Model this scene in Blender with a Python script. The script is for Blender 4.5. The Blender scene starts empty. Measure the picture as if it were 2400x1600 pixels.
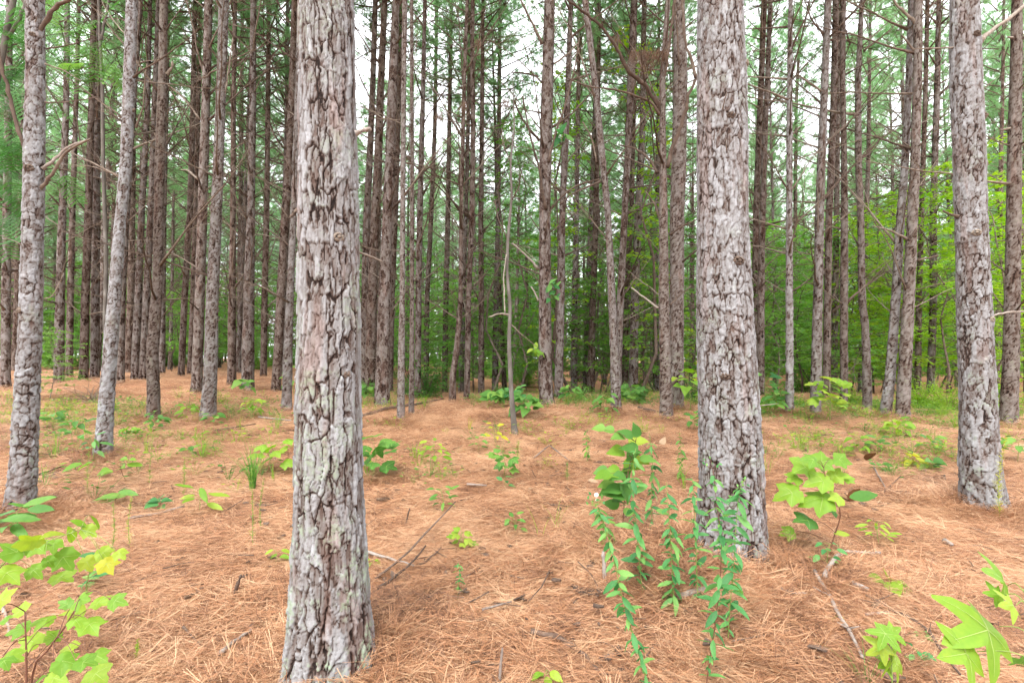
import bpy, math, random
import numpy as np
from mathutils import Vector, Matrix, Euler

random.seed(7)
R = random.Random(11)
sc = bpy.context.scene
COL = sc.collection
F = 1200.0                 # focal length in photo pixels (18 mm on a 36 mm sensor, 2400 px wide)
CAMZ = 1.45
PITCH = math.atan(38 / F)

# ------------------------------------------------------------------ camera, sky, sun, exposure
cam = bpy.data.cameras.new('camera'); cam.lens = 18; cam.sensor_width = 36; cam.clip_start = 0.02; cam.clip_end = 1500
camo = bpy.data.objects.new('camera', cam); COL.objects.link(camo)
camo.location = (0, 0, CAMZ); camo.rotation_euler = (math.pi / 2 + PITCH, 0, 0)
sc.camera = camo

SUN_EL, SUN_AZ = 58, 200          # azimuth clockwise from +Y (the view direction): behind the camera
w = bpy.data.worlds.new('World'); sc.world = w; w.use_nodes = True
nt = w.node_tree; nt.nodes.clear()
out = nt.nodes.new('ShaderNodeOutputWorld'); bg = nt.nodes.new('ShaderNodeBackground')
sky = nt.nodes.new('ShaderNodeTexSky'); sky.sky_type = 'NISHITA'; sky.sun_disc = False
sky.sun_elevation = math.radians(SUN_EL); sky.sun_rotation = math.radians(SUN_AZ)
sky.air_density = 1.0; sky.dust_density = 2.5; sky.ozone_density = 1.0
hs = nt.nodes.new('ShaderNodeHueSaturation'); hs.inputs['Saturation'].default_value = 0.22
cloud = nt.nodes.new('ShaderNodeMix'); cloud.data_type = 'RGBA'; cloud.inputs[0].default_value = 0.55
cloud.inputs[7].default_value = (13.0, 13.3, 13.8, 1)      # even bright cloud deck
nt.links.new(sky.outputs[0], hs.inputs['Color']); nt.links.new(hs.outputs[0], cloud.inputs[6])
nt.links.new(cloud.outputs[2], bg.inputs[0]); bg.inputs[1].default_value = 0.12
nt.links.new(bg.outputs[0], out.inputs[0])

sun = bpy.data.lights.new('sun', 'SUN'); sun.energy = 1.5; sun.angle = math.radians(25); sun.color = (1.0, 0.95, 0.88)
suno = bpy.data.objects.new('sun', sun); COL.objects.link(suno)
az, el = math.radians(SUN_AZ), math.radians(SUN_EL)
sdir = Vector((math.sin(az) * math.cos(el), math.cos(az) * math.cos(el), math.sin(el)))
suno.rotation_euler = (-sdir).to_track_quat('-Z', 'Y').to_euler()
suno.location = sdir * 50

sc.view_settings.view_transform = 'Standard'; sc.view_settings.look = 'None'
sc.view_settings.gamma = 1; sc.view_settings.use_curve_mapping = False
sc.view_settings.exposure = 1.66
sc.cycles.use_denoising = True
sc.cycles.use_adaptive_sampling = True; sc.cycles.adaptive_threshold = 0.03
sc.cycles.max_bounces = 5; sc.cycles.diffuse_bounces = 4; sc.cycles.transmission_bounces = 4
sc.cycles.transparent_max_bounces = 4; sc.cycles.glossy_bounces = 2

# ------------------------------------------------------------------ numpy noise
def hsh(i, j, s):
    h = (i.astype(np.int64) * 374761393 + j.astype(np.int64) * 668265263 + s * 144269504) & 0xffffffff
    h = ((h ^ (h >> 13)) * 1274126177) & 0xffffffff
    h = ((h ^ (h >> 15)) * 2146121773) & 0x7fffffffffffffff
    h = h & 0xffffffff
    return ((h ^ (h >> 16)) & 0xffffff) / float(0xffffff)

def vnoise(x, y, s, per=None):
    xi = np.floor(x).astype(np.int64); yi = np.floor(y).astype(np.int64)
    fx = x - xi; fy = y - yi
    fx = fx * fx * (3 - 2 * fx); fy = fy * fy * (3 - 2 * fy)
    x0 = xi % per if per else xi; x1 = (xi + 1) % per if per else xi + 1
    a = hsh(x0, yi, s); b = hsh(x1, yi, s); c = hsh(x0, yi + 1, s); d = hsh(x1, yi + 1, s)
    return (a * (1 - fx) + b * fx) * (1 - fy) + (c * (1 - fx) + d * fx) * fy

def voro(x, y, s, per):
    xi = np.floor(x).astype(np.int64); yi = np.floor(y).astype(np.int64)
    f1 = np.full(x.shape, 9.0); f2 = np.full(x.shape, 9.0); idr = np.zeros(x.shape); ydr = np.zeros(x.shape)
    for dx in (-1, 0, 1):
        for dy in (-1, 0, 1):
            cx = xi + dx; cy = yi + dy; cxm = cx % per
            px = cx + 0.1 + 0.8 * hsh(cxm, cy, s); py = cy + 0.05 + 0.9 * hsh(cxm, cy, s + 7)
            d = np.sqrt((px - x) ** 2 + (py - y) ** 2)
            r = hsh(cxm, cy, s + 13)
            n = d < f1
            f2 = np.where(n, f1, np.minimum(f2, d)); idr = np.where(n, r, idr); ydr = np.where(n, py - y, ydr); f1 = np.where(n, d, f1)
    return f1, f2, idr, ydr

def sstep(a, b, x):
    t = np.clip((x - a) / (b - a), 0, 1)
    return t * t * (3 - 2 * t)

# ------------------------------------------------------------------ terrain height
MOUNDS = [(-1.9, 2.2, 0.5, 0.05), (0.15, 2.0, 0.35, 0.05), (2.1, 2.9, 0.5, 0.06), (-0.1, 4.2, 0.6, 0.06), (-2.3, 3.6, 0.5, 0.05), (2.9, 3.6, 0.4, 0.04), (-0.55, 2.5, 0.55, 0.10), (1.55, 3.45, 0.6, 0.10), (0.7, 3.2, 0.45, 0.10), (1.15, 2.55, 0.6, 0.06), (0.3, 9.2, 1.6, 0.10),
          (4.0, 4.3, 0.6, 0.05), (-0.9, 7.0, 1.0, -0.05), (-3.9, 4.3, 0.6, 0.04), (2.6, 2.5, 0.9, -0.06), (2.9, 8.6, 1.2, 0.06), (-5.0, 9.5, 2.0, 0.05)]
def gz(x, y):
    x = np.asarray(x, float); y = np.asarray(y, float)
    z = 0.52 * sstep(0, 11, y)
    z = z + 0.36 * sstep(-3, -9, x) * sstep(7, 14, y)
    z = z - 0.5 * sstep(12, 18, y) * sstep(-5, -1, x)
    for mx, my, r, h in MOUNDS:
        z = z + h * np.exp(-((x - mx) ** 2 + (y - my) ** 2) / (r * r))
    z = z + 0.035 * (vnoise(x * 4.1 + 70, y * 4.1 + 70, 5) - 0.5) + 0.05 * (vnoise(x * 0.9 + 50, y * 0.9 + 50, 3) - 0.5) + 0.03 * (vnoise(x * 2.6 + 50, y * 2.6 + 50, 4) - 0.5)
    return z
def g(x, y): return float(gz(x, y))

def ray(px, py):
    dx = (px - 1200) / F; dz = (800 - py) / F
    return Vector((dx, math.cos(PITCH) - dz * math.sin(PITCH), math.sin(PITCH) + dz * math.cos(PITCH)))
def at(px, py, Y):                       # the point on the pixel's ray at depth Y (a standing thing's own distance)
    r = ray(px, py); k = Y / r.y
    return Vector((r.x * k, Y, CAMZ + r.z * k))
_T = 0.6 * 1.0045 ** np.arange(960)
def ground_hit(px, py):        # where the pixel's ray meets the ground
    r = ray(px, py)
    d = CAMZ + r.z * _T - gz(r.x * _T, r.y * _T)
    i = int(np.argmax(d <= 0)) if (d <= 0).any() else len(_T) - 1
    t = _T[i]
    if i > 0 and d[i] <= 0: t = _T[i - 1] + (_T[i] - _T[i - 1]) * d[i - 1] / (d[i - 1] - d[i])
    return Vector((r.x * t, r.y * t, g(r.x * t, r.y * t)))

# ------------------------------------------------------------------ materials
def nodes(name):
    m = bpy.data.materials.new(name); m.use_nodes = True
    t = m.node_tree; t.nodes.clear()
    o = t.nodes.new('ShaderNodeOutputMaterial')
    return m, t, o
def N(t, typ, **kw):
    n = t.nodes.new(typ)
    for k, v in kw.items(): setattr(n, k, v)
    return n
def ramp(t, stops, interp='LINEAR'):
    n = t.nodes.new('ShaderNodeValToRGB'); n.color_ramp.interpolation = interp
    e = n.color_ramp.elements
    while len(e) < len(stops): e.new(0.5)
    for i, (p, c) in enumerate(stops): e[i].position = p; e[i].color = (*c, 1)
    return n
def mixc(t, fac, a, b, mode='MIX'):
    n = t.nodes.new('ShaderNodeMix'); n.data_type = 'RGBA'; n.blend_type = mode
    for sock, v in ((0, fac), (6, a), (7, b)):
        if isinstance(v, bpy.types.NodeSocket): t.links.new(v, n.inputs[sock])
        elif sock == 0: n.inputs[0].default_value = v
        else: n.inputs[sock].default_value = (*v, 1)
    return n.outputs[2]
def math_n(t, op, a, b=None, clamp=False):
    n = t.nodes.new('ShaderNodeMath'); n.operation = op; n.use_clamp = clamp
    for k, v in ((0, a), (1, b)):
        if v is None: continue
        if isinstance(v, bpy.types.NodeSocket): t.links.new(v, n.inputs[k])
        else: n.inputs[k].default_value = v
    return n.outputs[0]
def noise(t, vec, scale, detail=3, rough=0.6):
    n = t.nodes.new('ShaderNodeTexNoise'); n.inputs['Scale'].default_value = scale
    n.inputs['Detail'].default_value = detail; n.inputs['Roughness'].default_value = rough
    if vec is not None: t.links.new(vec, n.inputs['Vector'])
    return n.outputs[0]
def mapping(t, vec, scale):
    n = t.nodes.new('ShaderNodeMapping'); n.inputs['Scale'].default_value = scale
    t.links.new(vec, n.inputs['Vector']); return n.outputs[0]

def bark_material(name, hero=True, lichen=0.5, warm=0.5, tint=(1, 1, 1)):
    m, t, o = nodes(name)
    b = N(t, 'ShaderNodeBsdfPrincipled'); b.inputs['Roughness'].default_value = 0.92
    b.inputs['Specular IOR Level'].default_value = 0.15
    tc = N(t, 'ShaderNodeTexCoord').outputs['Object']
    if hero:
        h = N(t, 'ShaderNodeAttribute', attribute_name='bark_h').outputs['Fac']
        r = N(t, 'ShaderNodeAttribute', attribute_name='bark_r').outputs['Fac']
    else:
        wv = N(t, 'ShaderNodeVectorMath', operation='ADD')
        nz = t.nodes.new('ShaderNodeTexNoise'); nz.inputs['Scale'].default_value = 16; nz.inputs['Detail'].default_value = 3; t.links.new(tc, nz.inputs['Vector'])
        sc_ = N(t, 'ShaderNodeVectorMath', operation='SCALE'); sc_.inputs['Scale'].default_value = 0.09
        t.links.new(nz.outputs['Color'], sc_.inputs[0]); t.links.new(tc, wv.inputs[0]); t.links.new(sc_.outputs[0], wv.inputs[1])
        rr_ = []
        for scale, zs_ in ((15, 0.38), (34, 0.5)):
            vc = N(t, 'ShaderNodeTexVoronoi'); vc.inputs['Scale'].default_value = scale; t.links.new(mapping(t, wv.outputs[0], (1, 1, zs_)), vc.inputs['Vector'])
            sx = N(t, 'ShaderNodeSeparateColor'); t.links.new(vc.outputs['Color'], sx.inputs[0]); rr_.append(sx.outputs[0])
        r = math_n(t, 'ADD', math_n(t, 'MULTIPLY', rr_[0], 0.55), math_n(t, 'MULTIPLY', rr_[1], 0.45))
        h = math_n(t, 'ADD', math_n(t, 'MULTIPLY', r, 0.85), 0.02, True)
    fine = noise(t, mapping(t, tc, (1, 1, 0.40)), 60, 5, 0.75)
    hn = math_n(t, 'ADD', h, math_n(t, 'MULTIPLY', math_n(t, 'SUBTRACT', fine, 0.5), 0.55), True)
    rp = ramp(t, [(0.0, (0.013, 0.009, 0.008)), (0.12, (0.034, 0.023, 0.019)), (0.25, (0.082, 0.058, 0.049)), (0.37, (0.140, 0.121, 0.114)), (0.58, (0.198, 0.194, 0.195)), (1.0, (0.29, 0.293, 0.302))])
    t.links.new(hn, rp.inputs[0])
    # plates differ: some freshly flaked red-brown, some weathered blue-grey
    plate = ramp(t, [(0.10, (0.78, 0.66, 0.60)), (0.32, (0.88, 0.84, 0.81)), (0.5, (1.0, 0.99, 0.98)), (0.9, (1.13, 1.15, 1.17))])
    t.links.new(r, plate.inputs[0])
    c = mixc(t, 0.8, rp.outputs[0], plate.outputs[0], 'MULTIPLY')
    big = noise(t, mapping(t, tc, (1, 1, 0.16)), 9.0, 3)
    c = mixc(t, math_n(t, 'MULTIPLY', ramp2(t, big, 0.54, 0.66), 0.75 * warm), c, mixc(t, 1.0, c, (0.86, 0.56, 0.46), 'MULTIPLY'))
    spk = noise(t, tc, 160, 2)
    c = mixc(t, math_n(t, 'MULTIPLY', ramp2(t, spk, 0.58, 0.7), 0.45), c, (0.10, 0.08, 0.072))
    # lichen
    ln = noise(t, tc, 5.5, 5, 0.65); ls = noise(t, tc, 45, 3, 0.7)
    lm = math_n(t, 'MULTIPLY', ramp2(t, ln, 0.56 - 0.08 * lichen, 0.66 - 0.06 * lichen), ramp2(t, ls, 0.40, 0.60))
    lm = math_n(t, 'MULTIPLY', lm, ramp2(t, h, 0.3, 0.55))
    zz = N(t, 'ShaderNodeSeparateXYZ'); t.links.new(tc, zz.inputs[0])
    foot = N(t, 'ShaderNodeMapRange'); t.links.new(zz.outputs[2], foot.inputs[0])
    foot.inputs[1].default_value = 0.0; foot.inputs[2].default_value = 1.8; foot.inputs[3].default_value = 0.95; foot.inputs[4].default_value = 0.3
    lm = math_n(t, 'MULTIPLY', lm, math_n(t, 'MULTIPLY', foot.outputs[0], min(1, 0.35 + lichen)), True)
    lc = ramp(t, [(0.35, (0.27, 0.32, 0.27)), (0.6, (0.22, 0.29, 0.18)), (0.8, (0.36, 0.39, 0.37))])
    t.links.new(noise(t, tc, 11, 2), lc.inputs[0])
    c = mixc(t, lm, c, lc.outputs[0])
    c = mixc(t, 1.0, c, tint, 'MULTIPLY')
    if name in ('pine_bark_far', 'pine_bark_mid'):
        vr = ramp(t, [(0.0, (0.78, 0.68, 0.60)), (0.35, (0.95, 0.86, 0.78)), (0.7, (1.0, 0.98, 0.95)), (1.0, (1.22, 1.22, 1.2))])
        t.links.new(N(t, 'ShaderNodeObjectInfo').outputs['Random'], vr.inputs[0]); c = mixc(t, 1.0, c, vr.outputs[0], 'MULTIPLY')
    t.links.new(c, b.inputs['Base Color'])
    bm = N(t, 'ShaderNodeBump'); bm.inputs['Distance'].default_value = 0.004 if hero else 0.012
    bm.inputs['Strength'].default_value = 0.8 if hero else 0.9
    t.links.new(hn if not hero else math_n(t, 'ADD', fine, math_n(t, 'MULTIPLY', spk, 0.5)), bm.inputs['Height'])
    t.links.new(bm.outputs[0], b.inputs['Normal'])
    t.links.new(b.outputs[0], o.inputs[0])
    return m
def ramp2(t, v, a, bb):
    n = N(t, 'ShaderNodeMapRange'); n.interpolation_type = 'SMOOTHSTEP'
    n.inputs[1].default_value = a; n.inputs[2].default_value = bb
    t.links.new(v, n.inputs[0]); return n.outputs[0]

def plain(name, stops, scale=12, rough=0.85, stretch=(1, 1, 1), objrand=0.0, bump=0.0):
    m, t, o = nodes(name)
    b = N(t, 'ShaderNodeBsdfPrincipled'); b.inputs['Roughness'].default_value = rough
    b.inputs['Specular IOR Level'].default_value = 0.2
    tc = N(t, 'ShaderNodeTexCoord').outputs['Object']
    n = noise(t, mapping(t, tc, stretch), scale, 4)
    rp = ramp(t, stops)
    v = n
    if objrand:
        oi = N(t, 'ShaderNodeObjectInfo').outputs['Random']
        v = math_n(t, 'ADD', n, math_n(t, 'MULTIPLY', math_n(t, 'SUBTRACT', oi, 0.5), objrand), True)
    t.links.new(v, rp.inputs[0]); t.links.new(rp.outputs[0], b.inputs['Base Color'])
    if bump:
        bm = N(t, 'ShaderNodeBump'); bm.inputs['Distance'].default_value = bump
        t.links.new(n, bm.inputs['Height']); t.links.new(bm.outputs[0], b.inputs['Normal'])
    t.links.new(b.outputs[0], o.inputs[0])
    return m

def leaf_material(name, dark, mid, light, trans=0.45, rand=0.5, gloss=0.25, scale=9, world=False):
    """diffuse + translucent leaf; tone varies by leaf (attribute) and by object"""
    m, t, o = nodes(name)
    a = N(t, 'ShaderNodeAttribute', attribute_name='tone').outputs['Fac']
    oi = N(t, 'ShaderNodeObjectInfo').outputs['Random']
    tc = N(t, 'ShaderNodeTexCoord').outputs['Object']
    if world: tc = N(t, 'ShaderNodeNewGeometry').outputs['Position']
    nz = noise(t, tc, scale * (2.2 if world else 1), 4 if world else 2)
    v = math_n(t, 'ADD', math_n(t, 'MULTIPLY', a, 1.0 - rand), math_n(t, 'MULTIPLY', oi, rand))
    v = math_n(t, 'ADD', v, math_n(t, 'MULTIPLY', math_n(t, 'SUBTRACT', nz, 0.5), 1.35 if world else 0.35), True)
    rp = ramp(t, [(0.0, dark), (0.5, mid), (1.0, light)]); t.links.new(v, rp.inputs[0])
    leafcol = rp.outputs[0]
    if not world and 'leaf' in name:
        sp = noise(t, tc, 5.5, 5, 0.75)
        leafcol = mixc(t, math_n(t, 'MULTIPLY', ramp2(t, sp, 0.64, 0.70), 0.75), leafcol, (0.13, 0.085, 0.03))
        leafcol = mixc(t, math_n(t, 'MULTIPLY', ramp2(t, noise(t, tc, 2.3, 3), 0.52, 0.75), 0.45), leafcol, mixc(t, 1.0, leafcol, (1.35, 1.1, 0.7), 'MULTIPLY'))
    d = N(t, 'ShaderNodeBsdfPrincipled'); d.inputs['Roughness'].default_value = 0.5
    d.inputs['Specular IOR Level'].default_value = gloss
    t.links.new(leafcol, d.inputs['Base Color'])
    tr = N(t, 'ShaderNodeBsdfTranslucent')
    hv = N(t, 'ShaderNodeHueSaturation'); hv.inputs['Saturation'].default_value = 1.1; hv.inputs['Value'].default_value = 1.35
    t.links.new(leafcol, hv.inputs['Color']); t.links.new(hv.outputs[0], tr.inputs[0])
    mx = N(t, 'ShaderNodeMixShader'); mx.inputs[0].default_value = trans
    t.links.new(d.outputs[0], mx.inputs[1]); t.links.new(tr.outputs[0], mx.inputs[2])
    t.links.new(mx.outputs[0], o.inputs[0])
    return m

M = {}
M['bark1'] = bark_material('pine_bark_lichen', True, 1.1, 0.7, (0.95, 0.94, 0.935))
M['bark2'] = bark_material('pine_bark_grey', True, 0.35, 0.55, (0.92, 0.91, 0.905))
M['bark_mid'] = bark_material('pine_bark_mid', True, 0.35, 0.6, (0.74, 0.70, 0.68))
M['bark_far'] = bark_material('pine_bark_far', False, 0.2, 0.6, (0.78, 0.70, 0.66))
M['branch'] = plain('dead_branch', [(0.2, (0.066, 0.045, 0.034)), (0.5, (0.125, 0.090, 0.069)), (0.8, (0.234, 0.195, 0.156))], 14, 0.9, (1, 1, 1), 0.5)
M['branch_pale'] = plain('pale_branch', [(0.2, (0.136, 0.105, 0.082)), (0.5, (0.231, 0.190, 0.156)), (0.8, (0.313, 0.279, 0.245))], 30, 0.9, (1, 1, 1), 0.3, 0.003)
M['stick'] = plain('weathered_stick', [(0.2, (0.105, 0.077, 0.063)), (0.5, (0.238, 0.196, 0.168)), (0.8, (0.336, 0.301, 0.273))], 45, 0.9, (1, 1, 1), 0.3, 0.003)
M['twig'] = plain('dark_twig', [(0.2, (0.048, 0.032, 0.024)), (0.6, (0.120, 0.080, 0.060)), (0.9, (0.208, 0.160, 0.128))], 40, 0.9, (1, 1, 1), 0.3, 0.002)
M['smooth_bark'] = plain('smooth_bark', [(0.2, (0.060, 0.050, 0.042)), (0.5, (0.115, 0.100, 0.086)), (0.8, (0.22, 0.205, 0.185))], 9, 0.9, (1, 1, 0.4), 0.2, 0.006)
M['pine_needle'] = leaf_material('green_pine_needles', (0.14, 0.26, 0.105), (0.205, 0.365, 0.165), (0.29, 0.455, 0.23), 0.62, 0.35, 0.25, 1.2)
M['dead_needle'] = leaf_material('brown_pine_needles', (0.055, 0.030, 0.018), (0.125, 0.070, 0.042), (0.24, 0.145, 0.088), 0.2, 0.2, 0.2, 6)
M['straw'] = leaf_material('pine_straw', (0.10, 0.046, 0.028), (0.40, 0.192, 0.095), (0.60, 0.395, 0.24), 0.12, 0.10, 0.35, 0.8, True)
M['leaf_yg'] = leaf_material('yellow_green_leaf', (0.105, 0.235, 0.028), (0.19, 0.335, 0.036), (0.33, 0.41, 0.055), 0.45, 0.75)
M['leaf_y'] = leaf_material('yellow_leaf', (0.266, 0.311, 0.030), (0.370, 0.385, 0.037), (0.459, 0.385, 0.037), 0.45, 0.5)
M['leaf_g'] = leaf_material('green_leaf', (0.045, 0.135, 0.024), (0.095, 0.235, 0.045), (0.20, 0.34, 0.065), 0.42, 0.75)
M['leaf_bg'] = leaf_material('blue_green_leaf', (0.035, 0.14, 0.045), (0.085, 0.26, 0.08), (0.21, 0.39, 0.10), 0.45, 0.8)
M['leaf_under'] = leaf_material('understory_leaf', (0.065, 0.18, 0.038), (0.135, 0.30, 0.052), (0.23, 0.42, 0.072), 0.55, 0.4, 0.3, 1.0)
M['leaf_mimosa_shaded'] = leaf_material('shaded_mimosa_leaf', (0.03, 0.105, 0.022), (0.055, 0.165, 0.032), (0.10, 0.24, 0.045), 0.4, 0.4, 0.3, 1.0)  # darker green puts the shade on the left-edge fronds into their colour
M['leaf_lime'] = leaf_material('lime_leaf', (0.12, 0.27, 0.03), (0.21, 0.38, 0.04), (0.34, 0.47, 0.055), 0.55, 0.35, 0.25, 1.0)
M['leaf_dead'] = leaf_material('dead_leaf', (0.075, 0.034, 0.015), (0.180, 0.090, 0.041), (0.338, 0.210, 0.105), 0.15, 0.6)
M['leaf_tan'] = leaf_material('tan_leaf', (0.266, 0.168, 0.098), (0.350, 0.245, 0.154), (0.420, 0.315, 0.210), 0.15, 0.6)
M['vein'] = leaf_material('leaf_vein', (0.30, 0.40, 0.11), (0.34, 0.43, 0.13), (0.38, 0.47, 0.16), 0.4, 0.5)
M['stem'] = plain('green_stem', [(0.3, (0.128, 0.200, 0.040)), (0.6, (0.208, 0.264, 0.072)), (0.9, (0.272, 0.240, 0.096))], 8, 0.6)
M['stem_red'] = plain('red_stem', [(0.3, (0.096, 0.040, 0.028)), (0.6, (0.160, 0.072, 0.044)), (0.9, (0.208, 0.128, 0.064))], 8, 0.6)
M['petal'] = plain('white_petal', [(0.3, (0.527, 0.544, 0.468)), (0.8, (0.680, 0.680, 0.629))], 20, 0.7)
M['cone'] = plain('cone_scale', [(0.3, (0.063, 0.035, 0.021)), (0.6, (0.154, 0.098, 0.063)), (0.85, (0.266, 0.196, 0.140))], 60, 0.85)

def ground_material():
    m, t, o = nodes('needle_floor')
    b = N(t, 'ShaderNodeBsdfPrincipled'); b.inputs['Roughness'].default_value = 0.95; b.inputs['Specular IOR Level'].default_value = 0.1
    tc = N(t, 'ShaderNodeTexCoord').outputs['Object']
    a = noise(t, mapping(t, tc, (7, 60, 20)), 1.0, 4, 0.7)
    c2 = noise(t, mapping(t, tc, (45, 12, 20)), 1.0, 4, 0.7)
    big = noise(t, tc, 0.9, 3)
    n = math_n(t, 'MULTIPLY', math_n(t, 'ADD', a, c2), 0.5)
    rp = ramp(t, [(0.30, (0.045, 0.022, 0.015)), (0.43, (0.17, 0.083, 0.05)), (0.53, (0.36, 0.178, 0.096)), (0.68, (0.53, 0.34, 0.21))])
    t.links.new(n, rp.inputs[0])
    c = mixc(t, ramp2(t, big, 0.45, 0.75), rp.outputs[0], mixc(t, 0.5, rp.outputs[0], (0.19, 0.095, 0.06)))
    t.links.new(c, b.inputs['Base Color'])
    bm = N(t, 'ShaderNodeBump'); bm.inputs['Distance'].default_value = 0.03; bm.inputs['Strength'].default_value = 0.8
    t.links.new(n, bm.inputs['Height']); t.links.new(bm.outputs[0], b.inputs['Normal'])
    t.links.new(b.outputs[0], o.inputs[0])
    return m
M['ground'] = ground_material()

# ------------------------------------------------------------------ object helpers
def np_mesh(name, verts, faces, mat, smooth=True, attrs=None, fattr=None):
    me = bpy.data.meshes.new(name)
    verts = np.asarray(verts, np.float32); faces = np.asarray(faces, np.int32)
    nf, k = faces.shape
    me.vertices.add(len(verts)); me.vertices.foreach_set('co', verts.ravel())
    me.loops.add(nf * k); me.loops.foreach_set('vertex_index', faces.ravel())
    me.polygons.add(nf); me.polygons.foreach_set('loop_start', np.arange(0, nf * k, k, dtype=np.int32))
    me.update(calc_edges=True)
    if smooth: me.polygons.foreach_set('use_smooth', np.ones(nf, bool))
    for nm, v in (attrs or {}).items():
        at_ = me.attributes.new(nm, 'FLOAT', 'POINT'); at_.data.foreach_set('value', np.asarray(v, np.float32))
    for nm, v in (fattr or {}).items():
        at_ = me.attributes.new(nm, 'FLOAT', 'FACE'); at_.data.foreach_set('value', np.asarray(v, np.float32))
    for m in (mat if isinstance(mat, (list, tuple)) else [mat]): me.materials.append(m)
    return me
def obj(name, me, parent=None, loc=(0, 0, 0)):
    o = bpy.data.objects.new(name, me); COL.objects.link(o)
    o.parent = parent; o.location = loc
    return o
def tag(o, label=None, cat=None, group=None, kind=None):
    if label: o['label'] = label
    if cat: o['category'] = cat
    if group: o['group'] = group
    if kind: o['kind'] = kind
    return o
def thing(name, label, cat, loc, group=None):
    o = bpy.data.objects.new(name, None); COL.objects.link(o); o.location = loc; o.empty_display_size = 0.1
    return tag(o, label, cat, group)

class MB:
    """collects tubes and faces (with a tone for each face)"""
    def __init__(s): s.v = []; s.f = []; s.t = []; s.mi = []
    def tube(s, pts, radii, n=5, tone=0.5, cap=True, mi=0):
        pts = [Vector(p) for p in pts]; b0 = len(s.v); k = len(pts)
        up = Vector((0.31, 0.2, 0.93))
        for i, p in enumerate(pts):
            d = (pts[min(i + 1, k - 1)] - pts[max(i - 1, 0)]).normalized()
            a = d.cross(up)
            if a.length < 0.1: a = d.cross(Vector((1, 0, 0)))
            a.normalize(); b = d.cross(a)
            for j in range(n):
                an = 2 * math.pi * j / n
                s.v.append(p + (a * math.cos(an) + b * math.sin(an)) * radii[i])
        for i in range(k - 1):
            for j in range(n):
                s.f.append((b0 + i * n + j, b0 + i * n + (j + 1) % n, b0 + (i + 1) * n + (j + 1) % n, b0 + (i + 1) * n + j)); s.t.append(tone); s.mi.append(mi)
        if cap:
            for i0, rev in ((b0, True), (b0 + (k - 1) * n, False)):
                f = tuple(range(i0, i0 + n)); s.f.append(f[::-1] if rev else f); s.t.append(tone); s.mi.append(mi)
    def face(s, pts, tone=0.5, mi=0):
        b0 = len(s.v); s.v += [Vector(p) for p in pts]; s.f.append(tuple(range(b0, b0 + len(pts)))); s.t.append(tone); s.mi.append(mi)
    def mesh(s, name, mat, smooth=True):
        me = bpy.data.meshes.new(name); me.from_pydata([tuple(v) for v in s.v], [], s.f)
        if smooth: me.polygons.foreach_set('use_smooth', np.ones(len(s.f), bool))
        a = me.attributes.new('tone', 'FLOAT', 'FACE'); a.data.foreach_set('value', np.asarray(s.t, np.float32))
        for m in (mat if isinstance(mat, (list, tuple)) else [mat]): me.materials.append(m)
        if any(s.mi): me.polygons.foreach_set('material_index', np.asarray(s.mi, np.int32))
        me.update(); return me
def bend(pts, k=4):
    """smooth a coarse polyline (Catmull-Rom)"""
    P = [Vector(p) for p in pts]
    if len(P) < 3: return P
    Q = [P[0] * 2 - P[1]] + P + [P[-1] * 2 - P[-2]]; res = []
    for i in range(1, len(Q) - 2):
        for j in range(k):
            t = j / k; a, b, c, d = Q[i - 1], Q[i], Q[i + 1], Q[i + 2]
            res.append(0.5 * ((2 * b) + (c - a) * t + (2 * a - 5 * b + 4 * c - d) * t * t + (3 * b - a - 3 * c + d) * t ** 3))
    return res + [P[-1]]

# ------------------------------------------------------------------ ground
def axis(lo, hi, fine_lo, fine_hi, step, growth):
    a = list(np.arange(fine_lo, fine_hi + 1e-6, step))
    s = step
    while a[-1] < hi: s *= growth; a.append(a[-1] + s)
    s = step
    while a[0] > lo: s *= growth; a.insert(0, a[0] - s)
    return np.array(a)
xs = axis(-420, 420, -5.5, 5.5, 0.06, 1.07); ys = axis(-40, 480, 1.0, 8.5, 0.055, 1.06)
X, Y = np.meshgrid(xs, ys)
Z = gz(X, Y)
near = np.exp(-np.maximum(0, np.hypot(X, Y) - 4) / 6)
Z = Z + near * (0.022 * (vnoise(X * 7 + 90, Y * 9 + 90, 21) - 0.5) + 0.014 * (vnoise(X * 17 + 90, Y * 17 + 90, 22) - 0.5)) - 0.012
nx, ny = len(xs), len(ys)
idx = np.arange(nx * ny).reshape(ny, nx)
fc = np.stack([idx[:-1, :-1], idx[:-1, 1:], idx[1:, 1:], idx[1:, :-1]], -1).reshape(-1, 4)
gme = np_mesh('ground', np.stack([X, Y, Z], -1).reshape(-1, 3), fc, M['ground'])
tag(obj('ground', gme), kind='structure')

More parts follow.
